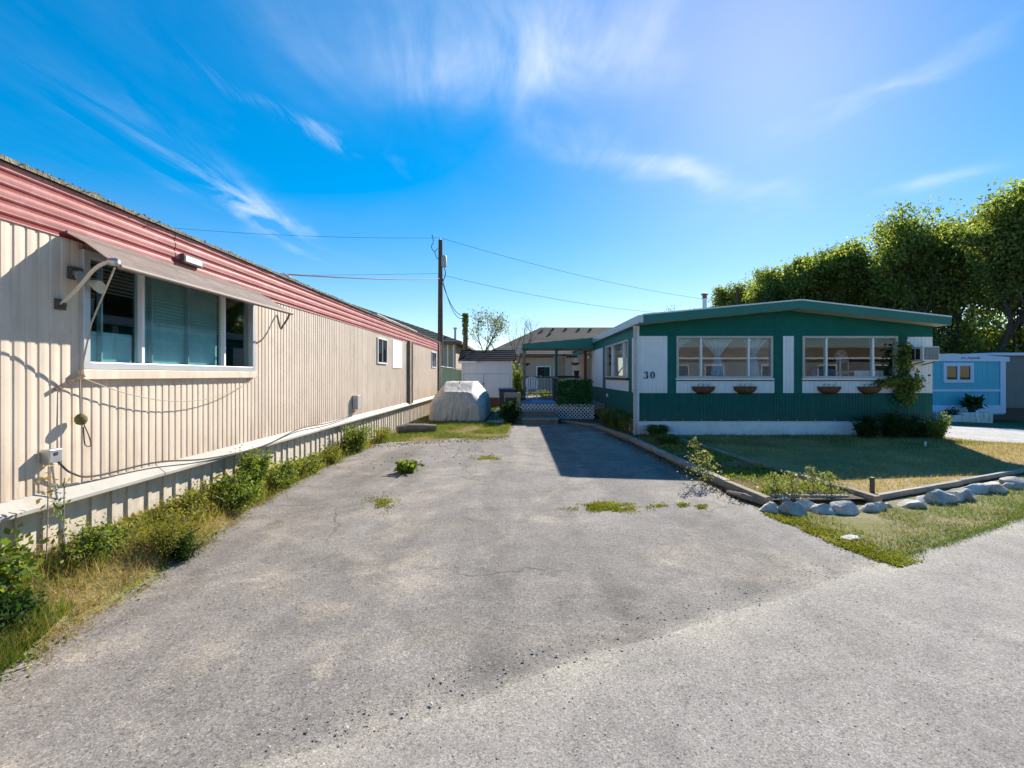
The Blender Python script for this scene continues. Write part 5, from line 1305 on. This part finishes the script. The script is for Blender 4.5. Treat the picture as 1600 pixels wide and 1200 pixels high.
# ================================================================ loose grit on the asphalt
r = np.random.default_rng(21)
def grit(name, poly, n, s0, s1, m_, seed, z=.006):
    P_ = scatter(poly, n, seed, z); k = len(P_); rr = np.random.default_rng(seed)
    base = np.array([[-1, -.7, 0], [1, -.6, 0], [.7, .9, 0], [-.8, .8, 0], [0.1, 0, .4]])
    s = rr.uniform(s0, s1, (k, 1, 1))*rr.choice([.6, .8, 1, 1.5], (k, 1, 1)); a = rr.uniform(0, 6.28, k); ca, sa = np.cos(a)[:, None], np.sin(a)[:, None]
    B = base[None]*s; Q = np.stack([B[:, :, 0]*ca-B[:, :, 1]*sa, B[:, :, 0]*sa+B[:, :, 1]*ca, B[:, :, 2]], 2)+P_[:, None, :]
    tris = np.array([[0, 1, 4], [1, 2, 4], [2, 3, 4], [3, 0, 4]]); V = Q.reshape(-1, 3); Fa = (tris[None]+np.arange(k)[:, None, None]*5).reshape(-1, 3)
    me = bpy.data.meshes.new(name); lo = V.min(0); me.from_pydata((V-lo).tolist(), [], Fa.tolist()); return link(name, me, m_, None, lo.tolist(), fix=False, kind='stuff')
near = [(-3.2, 1.4), (6, 1.4), (6, 4.5), (2.5, 12), (-3.2, 11)]
o = grit('loose_gravel', near, 14000, .0015, .0045, 'pebble', 31, .012); tag(o, 'fine loose gravel scattered over the asphalt', 'gravel')
o = grit('tar_crumbs', near, 450, .0015, .0035, 'tar_crumb', 32, .012); tag(o, 'dark crumbs of broken asphalt scattered over the drive', 'gravel')
edge = [(-1.2, 1.75), (3.0, 3.92), (2.9, 4.2), (-1.2, 2.05)]
o = grit('road_edge_grit', edge, 3500, .003, .007, 'pebble', 33, .014); tag(o, 'coarse grit along the seam between drive and road', 'gravel')

# ================================================================ grass and ground cover
def gobj(name, V, k, m_, label, cat='grass'): return np_obj(name, V, k, m_, kind='stuff', label=label, cat=cat)
LAWN = [(4.2, 5.95), (4.05, 8.4), (3.85, 11.9), (10.3, 11.9), (10.6, 10.9), (22, 10.9), (22, 14.4), (8.6, 8.0)]
P_ = scatter(LAWN, 190000, 1, .045); gobj('lawn_grass', blades(P_, .02, .065, .007, .7, 1), 3, 'lawn_blade', 'patchy half-dry short grass of the front lawn')
P_ = scatter([(3.85, 10.2), (3.85, 12.0), (10.3, 12.0), (10.4, 10.4), (8, 9.6)], 12000, 2, .045); P_ = nmask(P_, .9, .1, 4.0); gobj('shaded_grass', blades(P_, .04, .10, .007, .4, 2), 3, 'green_grass', 'greener longer grass in the shade along the house front')
VERGE = [(2.85, 5.35), (3.02, 3.95), (4.1, 4.6), (5.5, 5.2), (9, 7.0), (12, 8.6), (12, 9.3), (8, 7.2), (5, 5.9), (4, 5.45)]
P_ = scatter(VERGE, 120000, 3, .0075); P_ = nmask(P_, 1.5, -.06, 1.0); gobj('verge_grass', blades(P_, .015, .055, .007, .9, 3), 3, 'green_grass', 'low green and yellow grass of the roadside verge')
P_ = scatter(VERGE, 60000, 4, .0075); P_ = nmask(P_, 1.5, -.1, 8.0); gobj('dry_verge_grass', blades(P_, .015, .06, .005, 1.1, 4), 3, 'dry_grass', 'dry straw on the roadside verge')
def along(line, n, s_out, s_in, seed, z):
    # points strewn about a plan line, denser at the line
    r = np.random.default_rng(seed); L = np.array(line, float); seg = np.linalg.norm(np.diff(L, axis=0), axis=1); k = r.choice(len(seg), n, p=seg/seg.sum()); t_ = r.uniform(0, 1, n)[:, None]
    d = (L[k+1]-L[k])/seg[k][:, None]; q_ = np.column_stack([d[:, 1], -d[:, 0]]); off = r.normal(size=n); off = np.where(off > 0, off*s_out, off*s_in)[:, None]
    P_ = L[k]*(1-t_)+L[k+1]*t_+q_*off; return np.column_stack([P_, np.full(n, z)])
P_ = along([(3.10, 3.86), (2.95, 4.3), (2.80, 5.35)], 15000, .13, .03, 5, .008); P_ = nmask(P_, 3.0, -.2, 6.0); gobj('edge_moss', leaves(P_, .010, .026, 1.6, -.6, 5), 4, 'yellow_weed', 'yellow green moss along the driveway corner of the verge', 'moss')
P_ = along([(3.0, 3.95), (4.2, 4.57), (5.6, 5.29), (9, 7.04)], 16000, .04, .16, 15, .009); P_ = nmask(P_, 2.0, -.05, 5.0); gobj('road_edge_grass', blades(P_, .01, .045, .006, 1.0, 15), 3, 'green_grass', 'ragged low grass where the verge meets the road')
LE = [(-2.70, 1.3), (-2.68, 2.5), (-2.92, 4.4), (-3.38, 7.2), (-3.32, 10.5)]
P_ = along(LE, 15000, .09, .16, 16, .008); P_ = nmask(P_, 2.2, -.08, 7.0); gobj('drive_edge_straw', blades(P_, .01, .07, .005, 1.2, 16), 3, 'dry_grass', 'straw strewn over the left edge of the driveway')
P_ = along(LE, 7000, .07, .14, 17, .008); P_ = nmask(P_, 1.8, .08, 3.0); gobj('drive_edge_weeds', leaves(P_, .012, .035, 1.8, -.5, 17), 4, 'weed_leaf', 'tiny weeds creeping onto the left edge of the driveway', 'weeds')
LIT = [(2.75, 5.7), (2.72, 6.6), (2.52, 11.0), (2.3, 12.6)]
P_ = along(LIT, 2600, .02, .10, 18, .010); gobj('leaf_litter', leaves(P_, .012, .035, 1.5, .2, 18, .8), 4, 'litter_leaf', 'brown dead leaves gathered along the edging timbers', 'leaf litter')
P_ = np.concatenate([along([(-3.2, 10.3), (-1.4, 11.3), (-.2, 11.6)], 800, .25, .15, 19, .010), along([(-2.6, 8.2), (-.6, 9.6)], 160, .5, .5, 20, .010)]); gobj('yard_litter', leaves(P_, .015, .04, 1.5, .2, 19, .8), 4, 'litter_leaf', 'dark dead leaves where the drive meets the rough grass', 'leaf litter')
# moss and weeds growing through the asphalt
MP = []
for (x0, x1, ya, yb, dens) in ((886, 1012, 784, 803, 12000), (1012, 1046, 785, 795, 900), (1053, 1080, 785, 795, 900), (1084, 1108, 788, 798, 800), (735, 790, 711, 722, 2600), (556, 640, 768, 806, 1500), (700, 800, 680, 690, 2600)):
    rr = np.random.default_rng(int(x0)); cx, cy = (x0+x1)/2, (ya+yb)/2; n = dens; a = rr.uniform(0, 6.28, n); rad = np.clip(np.abs(rr.normal(size=n))*.48, 0, 1.25); rad *= .8+.2*np.sin(a*3+x0)+.15*np.sin(a*7+x1)
    for xx, yy_ in zip(cx+np.cos(a)*rad*(x1-x0)/2, cy+np.sin(a)*rad*(yb-ya)/2): X, Y = G(xx, yy_); MP.append((X, Y, .006))
MP = nmask(np.array(MP), 6.0, -.2, 3.0); gobj('asphalt_moss', leaves(MP, .008, .026, 1.5, -.8, 6), 4, 'yellow_weed', 'yellow green moss growing in cracks of the driveway', 'moss')
BACK = [(-3.4, 10.7), (-1.6, 11.75), (-.3, 12.0), (-.15, 15.5), (-1.0, 15.7), (-3.4, 15.9)]
P_ = scatter(BACK, 34000, 7, .002); P_ = nmask(P_, 1.1, -.15, 2.0); gobj('yard_grass', blades(P_, .03, .11, .009, .5, 7), 3, 'green_grass', 'rough grass before the covered car')
P_ = scatter(BACK, 12000, 8, .002); gobj('yard_straw', blades(P_, .02, .09, .007, .7, 8), 3, 'dry_grass', 'dry straw before the covered car')
YARD = [(-3.4, 16), (-.4, 16), (-.2, 23), (-3.4, 23)]
P_ = scatter(YARD+[], 16000, 9, .0); gobj('back_grass', blades(P_, .03, .12, .012, .5, 9), 3, 'green_grass', 'rough grass round the covered car and white shed')
STRIP = [(-3.52, 1.0), (-2.72, 1.2), (-2.68, 2.5), (-2.9, 4.4), (-3.36, 7.2), (-3.52, 7.4)]
P_ = scatter(STRIP, 26000, 10, .009); P_ = bank_pts(P_); gobj('strip_straw', blades(P_, .03, .17, .005, .9, 10), 3, 'dry_grass', 'dry straw-coloured grass along the foot of the beige home')
P_ = scatter([(-3.3, 1.3), (-2.68, 1.4), (-2.66, 2.5), (-2.85, 3.1), (-3.1, 2.9)], 44000, 11, .009); P_ = nmask(P_, 2.4, -.3, 5.0); P_ = bank_pts(P_); gobj('strip_grass', blades(P_, .03, .10, .006, .6, 11), 3, 'green_grass', 'short green grass at the lower left road edge')
P_ = scatter([(-3.5, 4.0), (-3.05, 4.2), (-3.3, 10.5), (-3.52, 10.5)], 9000, 12, .009); P_ = bank_pts(P_); gobj('strip_weeds', leaves(P_+np.array([0, 0, .03]), .02, .06, 1.8, -.5, 12), 4, 'yellow_weed', 'low yellowing weeds along the beige skirting', 'weeds')
WF = [(-3.30, 1.2), (-3.28, 4.2), (-3.38, 7.5), (-3.38, 10.5)]
P_ = along(WF, 6000, .13, .10, 24, .01); P_ = P_[P_[:, 0] > LX+.06]; P_ = nmask(P_, 1.6, -.1, 2.5); P_ = bank_pts(P_); gobj('tangled_straw', blades(P_, .06, .30, .006, .55, 24), 3, 'dry_grass', 'tall tangled dry stalks against the beige skirting')
P_ = along(WF, 7000, .13, .10, 25, .01); P_ = P_[P_[:, 0] > LX+.06]; P_ = nmask(P_, 1.3, .02, 4.5); P_ = bank_pts(P_); gobj('tangled_grass', blades(P_, .05, .22, .008, .6, 25), 3, 'green_grass', 'tall green grass mixed with weeds against the beige skirting')
P_ = along(WF, 9000, .12, .09, 26, .03); P_ = P_[P_[:, 0] > LX+.07]; P_ = nmask(P_, 1.5, .05, 6.5); P_ = bank_pts(P_); P_[:, 2] += np.random.default_rng(2).uniform(0, 1, len(P_))**1.6*.22; gobj('tangled_weeds', leaves(P_, .02, .06, 1.9, -.2, 26), 4, 'yellow_weed', 'tangle of small yellowing weeds against the beige skirting', 'weeds')
BED = [(2.9, 5.85), (4.1, 5.95), (3.9, 8.5), (3.72, 11.8), (3.05, 11.9), (2.75, 11.0)]
P_ = scatter(BED, 9000, 13, .055); P_ = nmask(P_, 1.3, -.05, 9.0); gobj('bed_weeds', leaves(P_+np.array([0, 0, .02]), .02, .06, 1.9, -.7, 13), 4, 'weed_leaf', 'low weeds in the bed between the edging timbers', 'weeds')
P_ = scatter(BED, 14000, 14, .055); gobj('bed_straw', blades(P_, .02, .09, .005, .8, 14), 3, 'dry_grass', 'dry grass in the bed between the edging timbers')

# ================================================================ single plants
def bush(name, label, X, Y, w, h, n, ls, m_, group, seed, cat='weed', d=None, stems=9, z=.01, elong=1.7, top=.5, jit=.085):
    if Y < 16 and cat in ('weed', 'shrub') and label.find('alone') < 0: n = int(n*2.2); ls = ls*.62; stems = int(stems*1.7)
    if X < -2.5 and Y < 10.6: z = z+bank_z(X, Y)-.01
    d = d or w; b_ = thing(name, label, cat, (X, Y, z), group); rr = np.random.default_rng(seed); q = MB(); P_ = []
    for i_ in range(stems):
        a_ = rr.uniform(0, 6.28); ra_ = rr.uniform(0, 1)**.6*.5; x_, y_, z_ = math.cos(a_)*ra_*w, math.sin(a_)*ra_*d, h*rr.uniform(.45, 1.0)*(1-.55*ra_)
        path_ = arc([(X+x_*.25, Y+y_*.25, z-.02), (X+x_*.55+rr.normal()*.03*w, Y+y_*.55, z+z_*.6), (X+x_*1.05, Y+y_*1.05, z+z_)], 5)
        q.tube(path_, .004+.005*h, 5); A = np.array([tuple(p) for p in path_]); k = max(6, n//stems)
        t_ = rr.uniform(.12, 1, k)**.8*(len(A)-1); i0 = np.minimum(t_.astype(int), len(A)-2); fr = (t_-i0)[:, None]
        c = A[i0]*(1-fr)+A[i0+1]*fr+rr.normal(size=(k, 3))*np.array([jit*w, jit*d, jit*.8*h+.02]); P_.append(c)
    q.build('stem', 'twig', b_); P_ = np.concatenate(P_); P_[:, 2] = np.maximum(P_[:, 2], z+.01)
    if X < -2.5 and Y < 22: P_[:, 0] = np.maximum(P_[:, 0], LX+.10)
    if X > 3 and Y < 12.1: P_[:, 1] = np.minimum(P_[:, 1], HY0-.03)
    np_obj('foliage', leaves(P_, ls*.55, ls, elong, .2, seed), 4, m_, b_); return b_
gW = 'weeds along the foot of the beige home'
bush('leafy_weed', 'tallest leafy green weed climbing the white ledge of the beige home', -3.28, 5.9, .45, .62, 2000, .075, 'weed_leaf', gW, 1, d=.5)
bush('leafy_weed', 'broad bushy green weed left of the tallest weed by the ledge', -3.18, 5.35, .55, .40, 1800, .07, 'weed_leaf', gW, 2, d=.6)
bush('leafy_weed', 'green bushy weed at the asphalt edge right of the tallest weed', -3.22, 6.6, .45, .36, 1500, .07, 'weed_leaf', gW, 3, d=.7)
bush('leafy_weed', 'round green bush below the grey meter box', -3.22, 9.6, .6, .66, 1900, .08, 'weed_leaf', gW, 4, d=.9)
bush('leafy_weed', 'yellowing weed beside the round bush below the meter box', -3.2, 8.5, .4, .35, 700, .06, 'yellow_weed', gW, 5, d=.7)
bush('leafy_weed', 'large yellow green weed clump on the asphalt edge in the left foreground', -2.92, 4.02, .46, .34, 1900, .045, 'yellow_weed', gW, 6, d=.5, elong=3)
bush('leafy_weed', 'dark green feathery clump beside the large yellow weed', -2.80, 4.05, .30, .22, 1200, .05, 'dark_leaf', gW, 7, elong=3)
bush('leafy_weed', 'broad-leaved weed against the skirting at the far left edge', -3.25, 2.95, .5, .42, 750, .10, 'weed_leaf', gW, 8, d=.6, elong=1.4)
bush('leafy_weed', 'dark leafy weed in the dry grass at the lower left corner', -2.98, 2.72, .4, .2, 600, .075, 'dark_leaf', gW, 9, d=.5)
bush('leafy_weed', 'mixed weed between the left corner and the yellow clump', -3.2, 3.6, .4, .32, 800, .06, 'weed_leaf', gW, 10, d=.5)
bush('leafy_weed', 'low yellow weed beside the skirting below the big window', -3.25, 4.7, .35, .30, 800, .06, 'yellow_weed', gW, 11, d=.7)
bush('leafy_weed', 'sparse green weeds by the skirting right of the asphalt weed', -3.25, 7.5, .3, .34, 500, .06, 'weed_leaf', gW, 12, d=.9)
bush('leafy_weed', 'green weeds at the skirting beside the rotten log', -3.2, 11.4, .5, .38, 900, .07, 'yellow_weed', gW, 13, d=1.3)
for k, (xp, yp) in enumerate(((35, 880), (50, 870))):
    X, Y = -3.3, 3.35+k*.12; b_ = thing('tall_weed', ('left' if k == 0 else 'right')+' spindly tall weed stalk before the outlet box', 'weed', (X, Y, .01), gW); q = MB(); q.tube(arc([(X, Y, 0), (X+.02, Y, .45), (X+.0, Y+.03, .95-.15*k)]), .004, 5); q.build('stem', 'old_wood', b_)
    rr = np.random.default_rng(k+70); P_ = np.column_stack([X+rr.normal(size=90)*.025, Y+rr.normal(size=90)*.03, rr.uniform(.1, .92-.15*k, 90)]); np_obj('foliage', leaves(P_, .02, .06, 2, 0, k+3), 4, 'weed_leaf' if k else 'dry_grass', b_)
X, Y = G(634, 738); bush('drive_weed', 'leafy weed growing alone in the middle of the driveway', X, Y, .36, .19, 260, .12, 'weed_leaf', None, 20, elong=1.6)
# planting bed beside the house and weeds between the timbers
gB = 'plants in the bed beside the drive'
for k, (X, Y, w_, h_, lab, m_) in enumerate(((2.75, 13.6, .7, .55, 'fountain of pale ornamental grass before the side wall', 'green_grass'), (2.85, 12.8, .5, .5, 'tall thin grass clump beside the corner downpipe', 'green_grass'), (2.75, 14.7, .6, .45, 'low grass clump below the side window nearer the porch', 'yellow_weed'), (3.4, 11.6, .7, .30, 'dark grass tuft at the house corner skirting', 'green_grass'), (3.25, 10.4, .6, .22, 'low shaded grass tuft between the timbers', 'green_grass'))):
    b_ = thing('grass_clump', lab, 'grass clump', (X, Y, .05), gB); rr = np.random.default_rng(k+50); n = 900; a = rr.uniform(0, 6.28, n); q_ = rr.uniform(0, 1, n)**.5*w_*.22; B = np.column_stack([X+np.cos(a)*q_, Y+np.sin(a)*q_, np.full(n, .05)])
    out = np.column_stack([np.cos(a), np.sin(a), np.zeros(n)])*(rr.uniform(.1, .5, (n, 1))*w_); hh = rr.uniform(.5, 1, (n, 1))*h_; mid = B+out*.45+np.array([0, 0, 1])*hh; tip = B+out*1.1+np.array([0, 0, 1])*hh*.85; sd = np.column_stack([-np.sin(a), np.cos(a), np.zeros(n)])*.007
    V = np.stack([B-sd, B+sd, mid+sd*.8, mid-sd*.8, mid-sd*.8, mid+sd*.8, tip, tip-sd*.1], 1).reshape(-1, 3); np_obj('blades', V, 4, m_, b_)
bush('flower_clump', 'clump with reddish dry flower heads at the corner downpipe', 2.93, 12.35, .4, .5, 420, .05, 'dry_grass', gB, 61, cat='flowers')
for k, (xp, yp, hpx, lab) in enumerate(((1092, 748, 62, 'tallest seed-headed weed stalk leaning over the edging timber'), (1108, 752, 46, 'second seed-headed weed stalk right of the tallest one'), (1240, 772, 34, 'short seed-headed weed behind the boulders'), (1272, 765, 34, 'leafy weed stalk in the middle of the bed'), (1300, 770, 30, 'weed stalk beside the lawn timber'), (1215, 768, 26, 'small weed behind the split log'))):
    X, Y = G(xp, yp, .05); s = Y/F; h_ = hpx*s; b_ = thing('seeding_weed', lab, 'weed', (X, Y, .05), gB); rr = np.random.default_rng(k+90); q = MB(); q.tube([(X, Y, .04), (X-.03, Y, .05+h_*.6), (X-.05, Y, .05+h_)], .005, 5); q.build('stem', 'twig', b_)
    n = 260; t_ = rr.uniform(0, 1, n); sp = .13*(1-t_)+.02; P_ = np.column_stack([X-.05*t_+rr.normal(size=n)*sp, Y+rr.normal(size=n)*sp, .06+t_*h_]); np_obj('foliage', leaves(P_, .02, .055, 2, -.2, k), 4, 'pale_leaf', b_)
# shrubs and vine at the right end of the house front
gS = 'shrubs at the right end of the house front'
for k, (xp, w_, h_, m_, lab) in enumerate(((1352, .55, .62, 'dark_leaf', 'leftmost dark shrub before the white skirting'), (1392, .7, .72, 'dark_leaf', 'tallest dark shrub before the white skirting'), (1425, .75, .60, 'dark_leaf', 'broad dark shrub left of the corner shrub'), (1452, .6, .46, 'weed_leaf', 'low leafy shrub at the house corner beside the lane'))):
    X = (xp-VX)/F*11.55; bush('shrub', lab, X, 11.5, w_, h_, 1500, .10, m_, gS, 100+k, cat='shrub', d=.6, z=.04)
X = (1463-VX)/F*11.5; bush('sapling', 'pale leafy sapling standing at the house corner by the lane', X, 11.4, .4, .72, 260, .12, 'weed_leaf', gS, 110, cat='shrub', z=.03)
vine = thing('climbing_vine', 'green vine climbing the green upright beside the right window', 'vine', (9.55, 11.95, .05))
path = [(9.75, 11.93, .05), (9.70, 11.93, .6), (9.72, 11.93, 1.05), (9.62, 11.93, 1.5), (9.66, 11.93, 2.0), (9.60, 11.93, 2.35)]
q = MB(); q.tube(arc(path), .012, 6); q.tube(arc([(9.62, 11.93, 1.35), (9.3, 11.90, 1.42), (8.95, 11.90, 1.36)]), .006, 5); q.build('stem', 'twig', vine)
rr = np.random.default_rng(77); Pv = []
for (x_, z_, sx_, sz_, n) in ((9.62, 1.12, .11, .12, 600), (9.70, 1.33, .09, .11, 260), (9.45, 1.40, .18, .07, 350), (9.15, 1.38, .14, .04, 160), (9.64, 1.75, .05, .2, 220), (9.60, 2.15, .05, .16, 160), (9.92, 1.38, .06, .10, 120), (9.40, 1.9, .05, .25, 90)):
    Pv.append(np.column_stack([x_+rr.normal(size=n)*sx_, 11.93-np.abs(rr.normal(size=n))*.07, z_+rr.normal(size=n)*sz_]))
Pv = np.concatenate(Pv); np_obj('foliage', leaves(Pv, .05, .10, 1.25, .6, 9), 4, 'weed_leaf', vine)
# bin, plants and rail left of the steps
bn = thing('wheelie_bin', 'dark wheeled refuse bin beside the porch steps', 'bin', (-.35, 17.1, 0))
q = MB(); bx0 = [(-.58, 16.85), (-.12, 16.85), (-.12, 17.35), (-.58, 17.35)]; bt = [(-.64, 16.80), (-.06, 16.80), (-.06, 17.42), (-.64, 17.42)]
q.add([(x_, y_, .10) for x_, y_ in bx0]+[(x_, y_, 1.0) for x_, y_ in bt], [(0,3,2,1),(4,5,6,7),(0,1,5,4),(1,2,6,5),(2,3,7,6),(3,0,4,7)]); q.build('body', 'bin_dark', bn, bevel=.02)
q = MB(); q.prism([(16.76, 1.01), (17.46, 1.01), (17.46, 1.06), (17.1, 1.10), (16.76, 1.06)], lambda u, v, k: (-.66+.62*k, u, v)); q.build('lid', 'bin_blue', bn, bevel=.01)
for x_ in (-.62, -.10): q = MB(); q.lathe([(.12, -.03), (.12, .03)], (x_, 17.4, .12), 14, 'x'); q.build('wheel', 'black_metal', bn)
rp_ = thing('side_rail', 'weathered wooden rail and post beside the porch steps', 'rail', (.05, 15.6, 0))
q = MB(); q.box(.0, .10, 15.55, 15.65, 0, .98); q.build('post', 'grey_wood', rp_, bevel=.006)
q = MB(); q.box(-.42, .12, 15.52, 15.549, .82, .98); q.build('rail', 'grey_wood', rp_, bevel=.006)
q = MB(); q.box(-.42, -.39, 15.551, 15.57, 0, .81); q.build('stay', 'grey_wood', rp_)
bush('tomato_plant', 'dark leafy plant growing over the bin left of the steps', -.26, 15.35, .75, .80, 3200, .085, 'dark_leaf', None, 121, cat='plant', d=.45, stems=15)
bush('climbing_plant', 'green climber on the left porch post', .12, 18.6, .35, 1.5, 700, .10, 'weed_leaf', None, 122, cat='plant', d=.35, stems=7)
bush('yellow_shrub', 'sunlit yellow green shrub between white shed and porch', .0, 25.0, .7, 2.6, 1500, .13, 'bright_leaf', None, 123, cat='shrub', stems=14)
bush('back_weed', 'sunlit weeds growing behind the porch deck', 1.3, 27.5, 1.6, .8, 900, .14, 'yellow_weed', None, 124, cat='weed')

# ================================================================ trees
def grow(q, tips, p, d, L, r_, depth, rr, spread=.55, up=.12):
    n = 4; pts = [p]; rad = [r_]
    for i in range(n):
        d = (d+Vector((rr.gauss(0, .12), rr.gauss(0, .12), rr.gauss(0, .08)+up*.3))).normalized(); p = p+d*L/n; pts.append(p); rad.append(r_*(1-.42*(i+1)/n))
    q.tube(pts, rad, 7 if depth > 1 else 5, False)
    if depth <= 1: tips.extend([pts[-1], pts[-2], pts[-3]])
    elif depth == 2: tips.extend([pts[-1], pts[-2]])
    if depth == 0: return
    k = rr.choice((2, 3, 3))
    for j in range(k):
        a = rr.uniform(0, 6.28); e = Vector((math.cos(a), math.sin(a), 0)); nd = (d*(1-spread*.45)+e*spread*rr.uniform(.6, 1.2)+Vector((0, 0, up))).normalized()
        grow(q, tips, pts[-1] if j < 2 else pts[-2], nd, L*rr.uniform(.62, .85), r_*.56, depth-1, rr, spread, up)
def tree(name, label, X, Y, H, seed, leaf, n, ls, lean=(0, 0), group=None, trunk_r=.24, first=.26, depth=4, spread=.62, up=.12, sig=.55, zb=None, droop=.9, m_trunk='bark', low=0):
    zb = gz(X) if zb is None else zb; rr = random.Random(seed); t_ = thing(name, label, 'tree', (X, Y, zb), group); q = MB(); tips = []
    base = Vector((X, Y, zb-.05)); fork = base+Vector((lean[0]*.4, lean[1]*.4, H*first)); q.tube([base, base.lerp(fork, .5)+Vector((.05, 0, 0)), fork], [trunk_r*1.2, trunk_r, trunk_r*.85], 10)
    for j in range(rr.choice((3, 4))):
        a = rr.uniform(0, 6.28); d = Vector((math.cos(a)*.42+lean[0]*.12, math.sin(a)*.42+lean[1]*.12, .9)).normalized(); grow(q, tips, fork-Vector((0, 0, .05)), d, H*.24, trunk_r*.6, depth-1, rr, spread, up)
    for _ in range(low):                                   # low hanging boughs
        a = rr.uniform(0, 6.28); ra_ = rr.uniform(.8, 3.0); e = Vector((X+math.cos(a)*ra_, Y+math.sin(a)*ra_, zb+H*rr.uniform(.14, .5))); tips.append(e); q.tube([Vector((X, Y, e.z-zb+zb+ra_*.5)), e], [.04, .012], 4, False)
    T = np.array([tuple(p) for p in tips]); top = T[:, 2].max(); k = (H*.97-(H*first))/(top-zb-H*first)
    def sq(z_): return np.where(z_ > zb+H*first, zb+H*first+(z_-zb-H*first)*k, z_)
    q.v = [(x_, y_, float(sq(np.array(z_)))) for x_, y_, z_ in q.v]; T[:, 2] = sq(T[:, 2])
    q.build('trunk', m_trunk, t_, smooth='all')
    rg = np.random.default_rng(seed); wt = rg.uniform(0, 1, len(T))**2.0+.02; idx = rg.choice(len(T), n, p=wt/wt.sum()); cs = rg.uniform(.55, 1.2, len(T))[idx][:, None]
    P_ = T[idx]+np.clip(rg.normal(size=(n, 3)), -1.7, 1.7)*np.array([sig, sig, sig*.7])*cs; np_obj('crown', leaves(P_, ls*.6, ls, 1.9, droop, seed), 4, leaf, t_); return t_
gT = 'row of tall elms behind the right trailers'
ROW = [(1186, 52, 436, 'smallest far left tree of the row, above the green roof'), (1238, 48, 414, 'second tree of the row, yellow green, above the green roof ridge'), (1296, 44, 398, 'third tree of the row from the left'), (1352, 41, 372, 'fourth tree of the row from the left'), (1412, 37.5, 345, 'fifth tree of the row, above the right roof corner'), (1478, 34, 318, 'sixth tree of the row, above the turquoise trailer'), (1548, 31, 292, 'tallest tree of the row, right of the turquoise trailer'), (1640, 29, 296, 'rightmost tree of the row, cut by the picture edge')]
for k, (xp, Y, yp, lab) in enumerate(ROW):
    X = (xp-VX)/F*Y; H = CH+(VY-yp)/F*Y-gz(X); tree('elm_tree', lab, X, Y, H, 300+k, 'elm_leaf', 30000, .30 if k > 3 else .36, (-.2+.2*(k % 3), 0), gT, trunk_r=.26, first=.16, sig=.60, low=46 if k < 6 else 8)
BROW = [(1215, 58, 428, 'far tree filling the gap between first and second elms'), (1272, 54, 418, 'far tree filling the gap between second and third elms'), (1330, 50, 402, 'far tree filling the gap between third and fourth elms'), (1388, 47, 388, 'far tree filling the gap between fourth and fifth elms'), (1450, 43, 352, 'far tree filling the gap between fifth and sixth elms'), (1518, 40, 330, 'far tree filling the gap left of the tallest elm'), (1590, 37, 322, 'far tree filling the gap right of the tallest elm')]
for k, (xp, Y, yp, lab) in enumerate(BROW):
    X = (xp-VX)/F*Y; H = CH+(VY-yp)/F*Y-gz(X); tree('elm_tree', lab, X, Y, H, 340+k, 'elm_leaf', 16000, .40, (.1, 0), gT, trunk_r=.22, first=.12, sig=.75, low=40)
for k, (xp, Y, h_, w_) in enumerate(((1475, 40, 7.0, 6), (1512, 44, 8.0, 6.5), (1552, 41, 7.5, 6), (1592, 39, 7.2, 6), (1640, 39, 7, 6))):
    X = (xp-VX)/F*Y; bush('background_bush', ['leftmost sunlit bush seen under the elms', 'second sunlit bush from the left under the elms', 'middle sunlit bush under the elms', 'fourth sunlit bush from the left under the elms', 'rightmost sunlit bush under the elms at the frame edge'][k], X, Y, w_, h_, 9000, .36, 'bright_leaf', 'sunlit bushes under the elms', 200+k, cat='bush', stems=22, z=-.43, jit=.13)
tree('young_tree', 'slender young tree with sparse pale leaves behind the white shed', (750-VX)/F*28, 28, CH+(VY-478)/F*28, 41, 'pale_leaf', 900, .17, (.1, 0), None, trunk_r=.06, first=.3, depth=4, spread=.5, up=.25, sig=.22)
tree('bare_tree', 'nearly bare weeping tree before the peach house roof', (800-VX)/F*30, 30, CH+(VY-486)/F*30, 43, 'twig_leaf' if 'twig_leaf' in MATS else 'pale_leaf', 160, .10, (.5, 0), None, trunk_r=.07, first=.3, depth=5, spread=.55, up=.16, sig=.15)
tree('distant_tree', 'small tree top peeping over the green roof beside the flue', (1048-VX)/F*60, 60, CH+(VY-476)/F*60, 47, 'elm_leaf', 1500, .3, (0, 0), None, trunk_r=.12)
